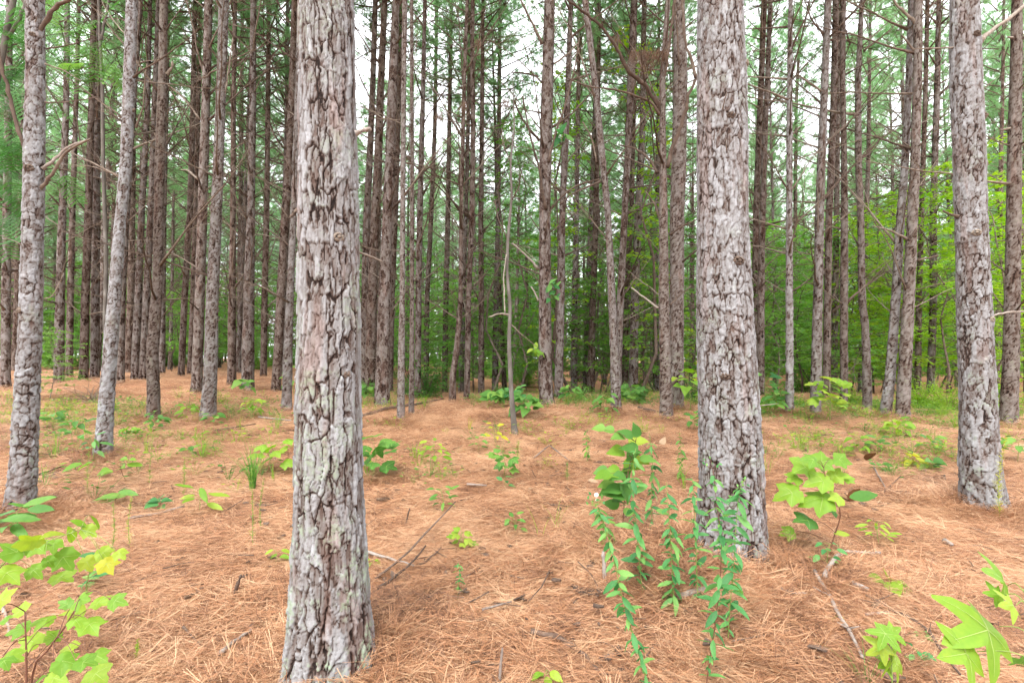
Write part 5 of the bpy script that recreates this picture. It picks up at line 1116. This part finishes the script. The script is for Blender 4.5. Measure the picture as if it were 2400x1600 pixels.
# ------------------------------------------------------------------ undergrowth trees and bushes
def spray_mesh(seed, H, W, nb, nl, leaf, z0=0.15, layered=True, zflat=0.25, shape='tree'):
    r = random.Random(seed); st = MB(); lf = MB()
    P = [Vector((0, 0, -0.05))]; n = 8
    for i in range(n): P.append(P[-1] + Vector((r.uniform(-.06, .06) * H, r.uniform(-.06, .06) * H, H * 1.0 / n)))
    if shape == 'tree': st.tube(P, [0.011 * H / 2.5 * (1.1 - i / n) + 0.004 for i in range(n + 1)], 6)
    for b in range(nb):
        fr = z0 + (1 - z0) * (b + r.random()) / nb; s = P[min(n - 1, int(fr * n))].lerp(P[min(n, int(fr * n) + 1)], (fr * n) % 1)
        if shape == 'bush': s = Vector((r.uniform(-.1, .1) * W, r.uniform(-.1, .1) * W, 0)); fr = r.random()
        a = b * 2.4 + r.uniform(-.5, .5); L = W * (1.15 - 0.75 * abs(fr - 0.35)) * r.uniform(.6, 1.1); el = r.uniform(-.05, .45) if shape == 'tree' else r.uniform(.35, 1.4)
        if shape == 'bush': L = math.hypot(W * math.cos(el), H * math.sin(el)) * r.uniform(.7, 1.0)
        q = [s]
        for j in range(5):
            q.append(q[-1] + Vector((math.cos(a) * math.cos(el), math.sin(a) * math.cos(el), math.sin(el))) * L / 5); el -= r.uniform(.0, .16); a += r.uniform(-.25, .25)
        st.tube(q, [0.0045 * L + .003, .0035 * L + .003, .0025 * L + .002, .002 * L + .002, .003, .002], 4, cap=False)
        tone = r.uniform(.2, .8)
        for k in range(nl):
            u_ = r.uniform(.25, 1.05) * 5; j = min(4, int(u_)); c = q[j] + (q[j + 1] - q[j]) * (u_ - j); dd = (q[j + 1] - q[j]).normalized()
            sd = dd.cross(Vector((0, 0, 1))).normalized() * r.choice((-1, 1)) * r.uniform(.02, .30) * W * 0.45
            c = c + sd + Vector((0, 0, r.gauss(0, zflat * .22 * W * .3)))
            d = (dd * r.uniform(.2, 1) + sd.normalized() * .9 + Vector((0, 0, r.uniform(-.6, .15)))).normalized(); nm = (Vector((0, 0, 1)) + rv(r, .55)).normalized(); x = d.cross(nm).normalized(); l = leaf * r.uniform(.65, 1.25)
            up_ = x.cross(d) * l * .10
            lf.face((c, c + d * l * .45 + x * l * .34 + up_, c + d * l, c + d * l * .45 - x * l * .34 + up_), min(1, max(0, tone + r.uniform(-.25, .25))))
    return st.mesh('stem', M['branch']), lf
SPR = {}
def spr(kind, v):
    k = (kind, v)
    if k not in SPR:
        if kind == 'tall': st, lf = spray_mesh(700 + v, 6.0, 1.7, 52, 66, .105)
        elif kind == 'mid': st, lf = spray_mesh(720 + v, 3.4, 1.35, 40, 56, .095)
        elif kind == 'bush': st, lf = spray_mesh(740 + v, 1.0, .75, 46, 44, .065, 0, True, .8, 'bush')
        elif kind == 'vine': st, lf = spray_mesh(760 + v, 8.5, .75, 60, 30, .085, .1)
        SPR[k] = (st, lf, {})
    return SPR[k]
def under(label, px, depth, kind, v, scale, mat, group=None, name='understory_tree', cat='young tree', rot=None, xy=None):
    st, lf, cache = spr(kind, v)
    if mat not in cache: cache[mat] = lf.mesh('crown', M[mat])
    x, y = xy if xy else ((px - 1200) / F * depth, depth)
    root = thing(name, label, cat, (x, y, g(x, y) - .03), group); r = random.Random(int(x * 91 + y * 17))
    root.rotation_euler = (0, 0, r.uniform(0, 6.28) if rot is None else rot); root.scale = (scale,) * 3
    obj('stem', st, root); obj('crown', cache[mat], root)
G1 = 'young broadleaf trees under the pines'
for a in [('lime-green young tree behind the crossing pine pair', 2120, 13.5, 'tall', 0, .85, 'leaf_lime'), ('lime-green young tree left of the flared trunk', 2215, 12.2, 'tall', 1, .85, 'leaf_lime'), ('lime-green young tree between the flared trunk and the right edge', 2345, 12.5, 'tall', 2, .95, 'leaf_lime'), ('yellow-green young tree behind the flared trunk', 2270, 14.5, 'tall', 0, 1.0, 'leaf_lime'),
          ('green young tree behind the sideways-bent pine', 2050, 14.2, 'mid', 0, 1.0, 'leaf_lime'), ('green young tree left of the dark lone pine', 1815, 13.2, 'mid', 1, 1.05, 'leaf_under'), ('tall green young tree behind the dark lone pine', 1875, 15.5, 'tall', 1, .85, 'leaf_under'), ('green young tree right behind the scaly grey trunk', 1765, 15, 'tall', 2, .85, 'leaf_under'),
          ('green young tree behind the close pine trio', 1990, 15.5, 'tall', 0, .75, 'leaf_under'), ('low green young tree between the trio and the bent pine', 2000, 12.6, 'mid', 2, .55, 'leaf_under'), ('dark green young tree left of the sideways-bent pine', 1900, 18, 'tall', 2, .95, 'leaf_under'), ('dark green young tree behind the crossing pair, farther back', 2090, 18, 'tall', 1, 1.0, 'leaf_under'),
          ('young tree with leaves high beside the straight centre pine', 1345, 14.2, 'vine', 0, 1.15, 'leaf_lime'), ('leafy young tree high between the crossing pines near the centre', 1495, 13.2, 'vine', 1, 1.15, 'leaf_lime'), ('leafy young tree right of the pale sapling stem', 1215, 15.2, 'vine', 1, 1.0, 'leaf_under'), ('leafy green young tree left of the straight centre pine', 1180, 17.5, 'tall', 2, 1.05, 'leaf_under'),
          ('dark green young tree behind the round bush', 1035, 18.5, 'tall', 0, .75, 'leaf_under'), ('green young tree deep behind the bowed pale pine', 1110, 20.5, 'tall', 1, 1.05, 'leaf_under'), ('green young tree in the shade behind the left-leaning pine', 1410, 16.5, 'tall', 2, .95, 'leaf_under'), ('green young tree left of the arching-branched pine', 1515, 15.5, 'tall', 0, .95, 'leaf_under'),
          ('green young tree between the stout brown pine and the scaly grey trunk', 1625, 16, 'tall', 1, 1.0, 'leaf_under'), ('dark green young tree right of the straight centre pine', 1310, 20, 'tall', 0, 1.1, 'leaf_under'), ('dark green young tree behind the crossing pines near the centre', 1460, 20.5, 'tall', 1, 1.1, 'leaf_under'), ('small green young tree right of the slim twin stems', 950, 17, 'mid', 1, .85, 'leaf_under'),
          ('lime-green young tree right behind the close pine trio', 1950, 16.5, 'tall', 2, .95, 'leaf_lime'), ('lime-green young tree beyond the gap between the trio and the crossing pair', 2045, 19, 'tall', 0, 1.1, 'leaf_lime'), ('bright green young tree seen at the right edge of the scaly grey trunk', 1785, 18.5, 'tall', 0, 1.05, 'leaf_under'),
          ('bright green young tree far behind the dark lone pine', 1845, 21, 'tall', 1, 1.15, 'leaf_under'), ('lime-green young tree cut by the right edge of the picture', 2395, 14.5, 'tall', 1, 1.0, 'leaf_lime'), ('lime-green young tree far behind the flared trunk on its left', 2190, 19, 'tall', 2, 1.2, 'leaf_lime'),
          ('slim leafy young tree between the bowed pine and the pale sapling stem', 1150, 14.5, 'vine', 0, .95, 'leaf_under'), ('slim leafy young tree between the dark shaded pines near the centre', 1375, 17.5, 'vine', 1, 1.2, 'leaf_under'), ('slim leafy young tree right of the straight centre pine, low leaves', 1330, 15.8, 'mid', 0, 1.1, 'leaf_under'), ('slim leafy young tree behind the arching-branched pine', 1545, 17.8, 'vine', 0, 1.15, 'leaf_lime'), ('young tree right of the round bush in the shade', 1070, 16, 'mid', 2, 1.0, 'leaf_under'), ('young tree behind the slim twin stems', 960, 21, 'tall', 1, .95, 'leaf_under'),
          ('young tree in the shade left of the big foreground trunk', 625, 21, 'mid', 2, .9, 'leaf_under'), ('green young tree in the shade behind the close pair', 500, 23, 'mid', 0, 1.0, 'leaf_under'), ('green young tree in the shade right of the kinked pine', 405, 22, 'mid', 1, 1.1, 'leaf_under')]:
    under(*a, group=G1)
under('round bright green bush on the crest right of the slim twin stems', 1003, 11.8, 'bush', 0, 1.0, 'leaf_g', None, 'bush', 'bush'); under('light green low shrub right behind the pale left pine', 118, 9.8, 'mid', 2, .42, 'leaf_g', None, 'shrub', 'shrub')
for px, dep, v, s_, mt, lb in [(1450, 10.8, 1, .5, 'leaf_g', 'low green bush on the crest behind the left-leaning pine'), (1500, 10.3, 0, .5, 'leaf_g', 'low green bush on the crest left of the arching-branched pine'), (1360, 10.6, 1, .42, 'leaf_g', 'low green bush on the crest right of the straight centre pine'), (1180, 10.4, 0, .42, 'leaf_g', 'low green bush on the crest at the pale sapling stem'), (1830, 10.2, 1, .6, 'leaf_under', 'dark green bush at the foot of the dark lone pine'),
                            (1990, 9.9, 0, .5, 'leaf_lime', 'light green bush between the trio and the bent pine'), (2150, 10, 1, .6, 'leaf_lime', 'light green bush behind the crossing pair'), (2215, 9.6, 0, .6, 'leaf_lime', 'light green bush left of the flared trunk'), (2340, 9.9, 1, .7, 'leaf_lime', 'light green bush right behind the flared trunk'), (865, 12.2, 0, .5, 'leaf_g', 'small bush at the foot of the broad brown pine'), (955, 12.5, 1, .55, 'leaf_under', 'dark small bush behind the slim twin stems'), (1620, 11, 0, .6, 'leaf_g', 'green bush left of the scaly grey trunk on the crest')]:
    under(lb, px, dep, 'bush', v, s_, mt, 'low bushes on the crest', 'bush', 'bush')
ru = random.Random(17); nb_ = 0; left_fill = [(-ru.uniform(.3, 1.1), ru.uniform(23, 44)) for _ in range(46)]
while nb_ < 235:
    y = 17 + 38 * ru.random(); x = ru.uniform(-1.1, 1.1) * y
    if left_fill: q_, y = left_fill.pop(); x = q_ * y
    if x / y < -0.3 and y < 22: continue
    if not free(x, y, 0.9): continue
    occupied.append((x, y)); nb_ += 1
    zone = 'left' if x / y < -0.33 else ('right' if x / y > 0.33 else 'middle'); kd = ru.choice(('mid', 'tall', 'tall', 'bush'))
    place, dw = where(x, y)
    under('%s green shrub among the pines %s' % (dw, place), 0, 0, kd, ru.randint(0, 2) if kd != 'bush' else ru.randint(0, 1), ru.uniform(.7, 1.15) * (1.7 if kd == 'bush' else 1), 'leaf_lime' if (zone == 'right' and ru.random() < .4) else 'leaf_under', 'shrubs deep in the wood %s' % place, 'understory_shrub', 'shrub', None, (x, y))

# ---- pale sapling stem left of the centre
t = trunk_geom([(1206, 1018, 15), (1200, 940, 11), (1196, 880, 10), (1193, 800, 9), (1196, 714, 8), (1188, 640, 7), (1190, 561, 7), (1200, 459, 5.5), (1196, 380, 4.5), (1206, 300, 3.5), (1203, 230, 2.5)], None, 4.9)
root = thing('bare_sapling', 'thin pale crooked sapling stem standing alone before the centre pine', 'sapling', t.base); t.root = root; PINES['sap'] = t
obj('stem', trunk_mesh(t, M['smooth_bark'], 4, .05, .1, .002, .012, .05, False), root)
px_branch('sap', [(1195, 738), (1172, 735), (1146, 743)], 6, 4, 'branch_pale', 0, -.1, 'side_branch'); px_branch('sap', [(1184, 734), (1182, 690), (1181, 640), (1187, 596)], 4, 3, 'branch_pale', -.03, -.05, 'side_branch'); px_branch('sap', [(1199, 470), (1215, 440), (1222, 400)], 4, 2, 'branch', 0, -.1, 'side_branch', 3); px_branch('sap', [(1190, 560), (1170, 520), (1160, 470)], 4, 2, 'branch', 0, .1, 'side_branch', 3); px_branch('sap', [(1197, 380), (1180, 340), (1176, 300)], 3, 2, 'branch', 0, .1, 'side_branch', 3); px_branch('sap', [(1197, 760), (1230, 790), (1258, 812)], 3, 2, 'branch', 0, .1, 'side_branch')
t = trunk_geom([(256, 905, 11), (246, 768, 11), (249, 600, 11), (242, 400, 10), (240, 190, 9), (234, 90, 8), (231, 0, 7)], 10.5, 9.0)
root = thing('bare_sapling', 'smooth tan sapling stem left of the leaning slender pine', 'sapling', t.base); t.root = root; PINES['tan'] = t
obj('stem', trunk_mesh(t, M['smooth_bark'], 6, .05, .1, .003, .02, .08, False), root)
px_branch('tan', [(238, 95), (246, 50), (255, 0), (258, -30)], 7, 5, 'smooth_bark', 0, .1, 'side_branch')
# ---- creeper leaves on the centre pine
for px, py, n, L, lb, mt in [(1293, 668, 6, 20, 'blue-green creeper sprig on the straight centre pine, upper', 'leaf_bg'), (1293, 694, 5, 18, 'blue-green creeper sprig on the straight centre pine, lower', 'leaf_bg'), (1258, 820, 9, 18, 'yellow-green sprig beside the straight centre pine', 'leaf_yg'), (1320, 320, 8, 26, 'green leaf cluster high behind the straight centre pine', 'leaf_bg'), (2113, 782, 4, 20, 'light green sprig on the crossing pine pair', 'leaf_yg')]:
    d = PINES['h1'].depth - .14; c = at(px, py, d); p = Plant('creeper_sprig', lb, 'creeper', c, 'creeper sprigs'); r = p.r
    p.stalk([c + Vector((0, .14, -.02)), c + Vector((0, .05, 0)), c], .003, .002)
    for i in range(n):
        e = c + rv(r, .07); p.stalk([c, e], .0015, .001, 4); p.leaf('oval', mt, e, rv(r) + Vector((0, -.3, -.3)), Vector((0, -.7, .7)) + rv(r, .3), L * d / F * r.uniform(.8, 1.2))
    p.done()
# ---- dead needle clumps caught in the branches
def needle_clump(px, py, dep, w_, h_, n, label):
    c = at(px, py, dep); k = dep / F; v = []; f = []; tn = []; r = np.random.RandomState(int(px))
    for i in range(n):
        a = np.array([r.uniform(-.5, .5) * w_ * k, r.uniform(-.08, .08), r.uniform(0, .3) * h_ * k]); e = a + np.array([r.normal(0, .075), r.normal(0, .05), -h_ * k * r.uniform(.1, 1.0)]); s = np.array([.0022, 0, 0])
        b = len(v); v += [a - s, a + s, e]; f.append((b, b + 1, b + 2)); tn.append(np.clip(r.normal(.4, .25), 0, 1))
    tag(obj('needle_clump', np_mesh('needle_clump', v, f, M['dead_needle'], False, None, {'tone': tn}), None, c), label, 'needles', 'dead needle clumps')
needle_clump(1520, 130, PINES['h9'].depth - .15, 84, 42, 560, 'brown clump of dead needles caught on the arching branches'); needle_clump(1518, 160, PINES['h9'].depth - .1, 30, 38, 140, 'darker hanging end of the dead needle clump')
for px, py, lb in [(1120, 105, 'brown needle tuft hanging high left of the centre pine'), (1085, 250, 'brown needle tuft hanging on the bowed pale pine'), (1030, 275, 'brown needle tuft hanging near the round bush, high up'), (1185, 245, 'brown needle tuft hanging near the pale sapling stem'), (2190, 12, 'brown needle tuft at the top edge left of the flared trunk'), (1445, 95, 'brown needle tuft on the left of the arching branches')]:
    needle_clump(px, py, 8.5, 16, 42, 70, lb)

# ---- mimosa at the left edge
def frond_mesh(seed):
    r = random.Random(seed); mb = MB(); L = .42; P = [Vector((0, L * q / 8, -.10 * (q / 8) ** 2)) for q in range(9)]
    mb.tube(P, [.002] * 9, 3, cap=False)
    for i in range(9):
        c = P[0].lerp(P[8], .2 + .8 * i / 8); c.z = -.10 * ((.2 + .8 * i / 8)) ** 2
        for s in (-1, 1):
            pl = .15 * (1 - .5 * abs(i / 8 - .4)); d = Vector((s, .55, -.15)).normalized(); tn = r.uniform(.3, .7)
            for k in range(12):
                e = c + d * pl * (k + 1) / 12; q = d.cross(Vector((0, 0, 1)))
                for s2 in (-1, 1):
                    l = q * s2 * .0125 + d * .006; w_ = d * .0036; mb.face((e - w_, e + l - w_, e + l * 1.1, e + l + w_, e + w_), tn + r.uniform(-.1, .1))
    return mb
FR = [frond_mesh(i) for i in range(3)]; FRM = {(i, m): FR[i].mesh('frond', M[m]) for i in range(3) for m in ('leaf_g', 'leaf_mimosa_shaded')}  # each frond in plain leaf green and in a darker copy coloured as shaded
t = trunk_geom([(-75, 1010, 22), (-70, 800, 21), (-55, 500, 20), (-25, 260, 19), (2, 150, 18), (16, 70, 17), (32, 0, 16)], 6.2, 7.0)
root = thing('mimosa_tree', 'feathery-leaved mimosa leaning in at the left edge of the picture', 'tree', t.base); t.root = root; PINES['mim'] = t
obj('trunk', trunk_mesh(t, M['smooth_bark'], 9, .05, .1, .003, .012, .06, False), root)
px_branch('mim', [(18, 85), (40, 55), (55, 20), (62, -20)], 10, 8, 'smooth_bark', 0, -.1, 'limb'); px_branch('mim', [(40, -5), (90, -30), (160, -20), (240, 20)], 6, 3, 'smooth_bark', 0, .5, 'limb'); px_branch('mim', [(-40, 380), (0, 360), (60, 420), (120, 430)], 6, 2, 'smooth_bark', 0, .6, 'limb')
r = random.Random(3)
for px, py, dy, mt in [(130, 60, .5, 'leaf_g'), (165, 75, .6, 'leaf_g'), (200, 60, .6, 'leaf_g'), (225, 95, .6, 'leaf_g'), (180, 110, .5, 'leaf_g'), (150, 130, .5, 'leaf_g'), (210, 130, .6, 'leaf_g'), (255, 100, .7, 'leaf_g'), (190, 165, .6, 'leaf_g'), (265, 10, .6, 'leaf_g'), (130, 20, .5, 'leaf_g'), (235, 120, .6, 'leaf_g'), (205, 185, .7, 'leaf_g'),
                       (15, 30, .2, 'leaf_mimosa_shaded'), (45, 110, .3, 'leaf_mimosa_shaded'), (20, 150, .2, 'leaf_mimosa_shaded'), (45, 170, .3, 'leaf_mimosa_shaded'), (10, 200, .1, 'leaf_mimosa_shaded'), (40, 220, .4, 'leaf_mimosa_shaded'), (8, 340, .2, 'leaf_mimosa_shaded'), (30, 360, .3, 'leaf_mimosa_shaded'), (45, 380, .3, 'leaf_mimosa_shaded'), (10, 400, .2, 'leaf_mimosa_shaded'), (30, 440, .2, 'leaf_mimosa_shaded'), (10, 480, .2, 'leaf_mimosa_shaded'), (40, 470, .3, 'leaf_mimosa_shaded'), (20, 520, .2, 'leaf_mimosa_shaded'), (135, 420, .8, 'leaf_g'), (160, 430, .8, 'leaf_g'), (120, 240, .7, 'leaf_g'), (5, 60, .1, 'leaf_mimosa_shaded'), (50, 60, .3, 'leaf_mimosa_shaded'), (0, 250, .2, 'leaf_mimosa_shaded')] + [(r.uniform(-20, 62), r.uniform(-10, 560), r.uniform(-.2, .6), 'leaf_mimosa_shaded') for _ in range(60)] + [(r.uniform(110, 290), r.uniform(-10, 190), r.uniform(.3, .9), 'leaf_g') for _ in range(24)]:
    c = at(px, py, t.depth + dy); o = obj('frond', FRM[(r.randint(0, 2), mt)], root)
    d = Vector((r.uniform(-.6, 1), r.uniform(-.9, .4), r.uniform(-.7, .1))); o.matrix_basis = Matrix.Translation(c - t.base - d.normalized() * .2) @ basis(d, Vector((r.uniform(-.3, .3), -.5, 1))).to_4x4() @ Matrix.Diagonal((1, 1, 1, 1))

# ---- dead brush at the left
b = at(215, 880, 9.6); b.z = g(b.x, b.y); mb = MB(); r = random.Random(8)
for i in range(46):
    a = r.uniform(0, 6.28); el = r.uniform(.2, 1.3); L = r.uniform(.3, .85); q = [Vector((r.uniform(-.1, .1), r.uniform(-.1, .1), 0))]
    for j in range(4): q.append(q[-1] + Vector((math.cos(a) * math.cos(el), math.sin(a) * math.cos(el), math.sin(el))) * L / 4); el -= r.uniform(0, .35); a += r.uniform(-.4, .4)
    mb.tube(q, [.005, .004, .004, .003, .002], 4, cap=False)
brush = thing('dead_brush', 'heap of bare dead twigs left of the leaning slender pine', 'brush', b); obj('twigs', mb.mesh('twigs', M['branch']), brush)

# ------------------------------------------------------------------ uncountable green: low forbs, and the wood beyond
def forb_mesh(seed, n, hgt, leaf, mat):
    r = random.Random(seed); mb = MB()
    for i in range(n):
        a = r.uniform(0, 6.28); q = r.uniform(0, .16); c = Vector((math.cos(a) * q, math.sin(a) * q, r.uniform(.02, hgt))); d = Vector((math.cos(a), math.sin(a), r.uniform(-.4, .5))).normalized(); x = d.cross(Vector((0, 0, 1)) + rv(r, .4)).normalized(); l = leaf * r.uniform(.6, 1.3)
        mb.face((c, c + d * l * .45 + x * l * .3, c + d * l, c + d * l * .45 - x * l * .3), r.random())
        if i % 3 == 0: mb.tube([Vector((0, 0, -.01)), c], [.0015, .001], 3, .4, False)
    for i in range(n // 2):
        a = r.uniform(0, 6.28); e = Vector((math.cos(a) * .1, math.sin(a) * .1, hgt * r.uniform(.7, 1.6))); s = Vector((-math.sin(a), math.cos(a), 0)) * .002; mb.face((-s, s, e), r.random())
    return mb.mesh('forb', M[mat])
fsrc = [forb_mesh(i, 16, .14, .045, m) for i, m in enumerate(('leaf_g', 'leaf_yg', 'leaf_g', 'leaf_lime'))]
P = []
def belt(n, x0, x1, y0, y1):
    for _ in range(n):
        q = ground_hit(rs.uniform(x0, x1), rs.uniform(y0, y1)); P.append(tuple(q))
belt(105, 1100, 1640, 925, 958); belt(165, 1760, 2210, 945, 990); belt(45, 2190, 2400, 960, 1010); belt(39, 840, 1000, 930, 962); belt(60, 90, 340, 945, 1000); belt(45, 350, 660, 925, 1000); belt(24, 0, 60, 930, 1000); belt(45, 1780, 2200, 990, 1080); belt(21, 1320, 1600, 960, 1020); belt(33, 60, 640, 1000, 1120); belt(12, 840, 1200, 1000, 1150); belt(27, 2080, 2400, 1000, 1120)
belt(150, 1100, 1640, 918, 950); belt(190, 1760, 2210, 940, 975); belt(60, 2190, 2400, 950, 990); belt(60, 0, 660, 935, 1040); belt(26, 60, 650, 1020, 1180); belt(16, 850, 1350, 985, 1100); belt(26, 1900, 2200, 1000, 1130)
n = len(P); instancer('low_forbs', fsrc, P, np.stack([np.zeros(n), np.zeros(n), rs.rand(n) * 6.28], -1), rs.uniform(.6, 1.5, n), rs.randint(0, 4, n), 'scattered low green forbs and grass blades along the crest and between the trunks', 'forbs')

def join_meshes(name, parts):
    V = []; Fq = []; mi = []; mats = []; T = []; base = 0
    for me, off, scl in parts:
        nv = len(me.vertices); co = np.zeros(nv * 3, np.float32); me.vertices.foreach_get('co', co); co = co.reshape(-1, 3) * np.array(scl) + np.array(off)
        V += co.tolist(); mm = []
        for m in me.materials:
            if m not in mats: mats.append(m)
            mm.append(mats.index(m))
        tn = [d.value for d in me.attributes['tone'].data] if 'tone' in me.attributes else [.5] * len(me.polygons)
        for p, q in zip(me.polygons, tn): Fq.append(tuple(i + base for i in p.vertices)); mi.append(mm[p.material_index]); T.append(q)
        base += nv
    me = bpy.data.meshes.new(name); me.from_pydata(V, [], Fq)
    for m in mats: me.materials.append(m)
    me.polygons.foreach_set('material_index', np.asarray(mi, np.int32)); a = me.attributes.new('tone', 'FLOAT', 'FACE'); a.data.foreach_set('value', np.asarray(T, np.float32)); me.update()
    return me
wood = [join_meshes('far_pine', [(tm, (0, 0, 0), (1, 1, 1)), (bm_, (0, 0, 0), (1, 1, 1)), (CROWN[i], cl, (1, 1, cs))]) for i, (tm, bm_, cl, cs) in enumerate(FARV[:3])]
for v in (0, 1):
    st, lf, cache = spr('tall', v); wood.append(join_meshes('far_shrub', [(st, (0, 0, 0), (1, 1, 1)), (cache['leaf_under'], (0, 0, 0), (1, 1, 1))]))
P = []; K = []; S = []
for i in range(640):
    y = rs.uniform(54, 92); x = rs.uniform(-1.15, 1.15) * y; P.append((x, y, g(x, y) - .1)); k = rs.choice([0, 1, 2, 3, 4, 3, 4, 3, 4]); K.append(k); S.append(rs.uniform(.9, 1.15) if k < 3 else rs.uniform(1.4, 2.2))
n = len(P); instancer('far_wood', wood, P, np.stack([np.zeros(n), np.zeros(n), rs.rand(n) * 6.28], -1), S, K, 'hazy far mass of pines and undergrowth closing the view', 'wood')

# ------------------------------------------------------------------ labels: the nearer repeats are told apart by their order from the left
ORD = ['first', 'second', 'third', 'fourth', 'fifth', 'sixth', 'seventh', 'eighth', 'ninth', 'tenth', 'eleventh', 'twelfth']
byl = {}
for o in COL.objects:
    if o.parent is None and o.get('label', '').startswith('dim '): byl.setdefault(o['label'], []).append(o)
for lb, lst in byl.items():
    kind = 'pine' if lb.startswith('dim pine') else 'green shrub'
    place = lb.split(' wood ')[1] if kind == 'pine' else lb.split(' pines ', 1)[1]
    lst.sort(key=lambda o: o.location.x / o.location.y)
    for i, o in enumerate(lst):
        if len(lst) > 1 and i < len(ORD): o['label'] = '%s dim %s from the left %s' % (ORD[i], kind, place)
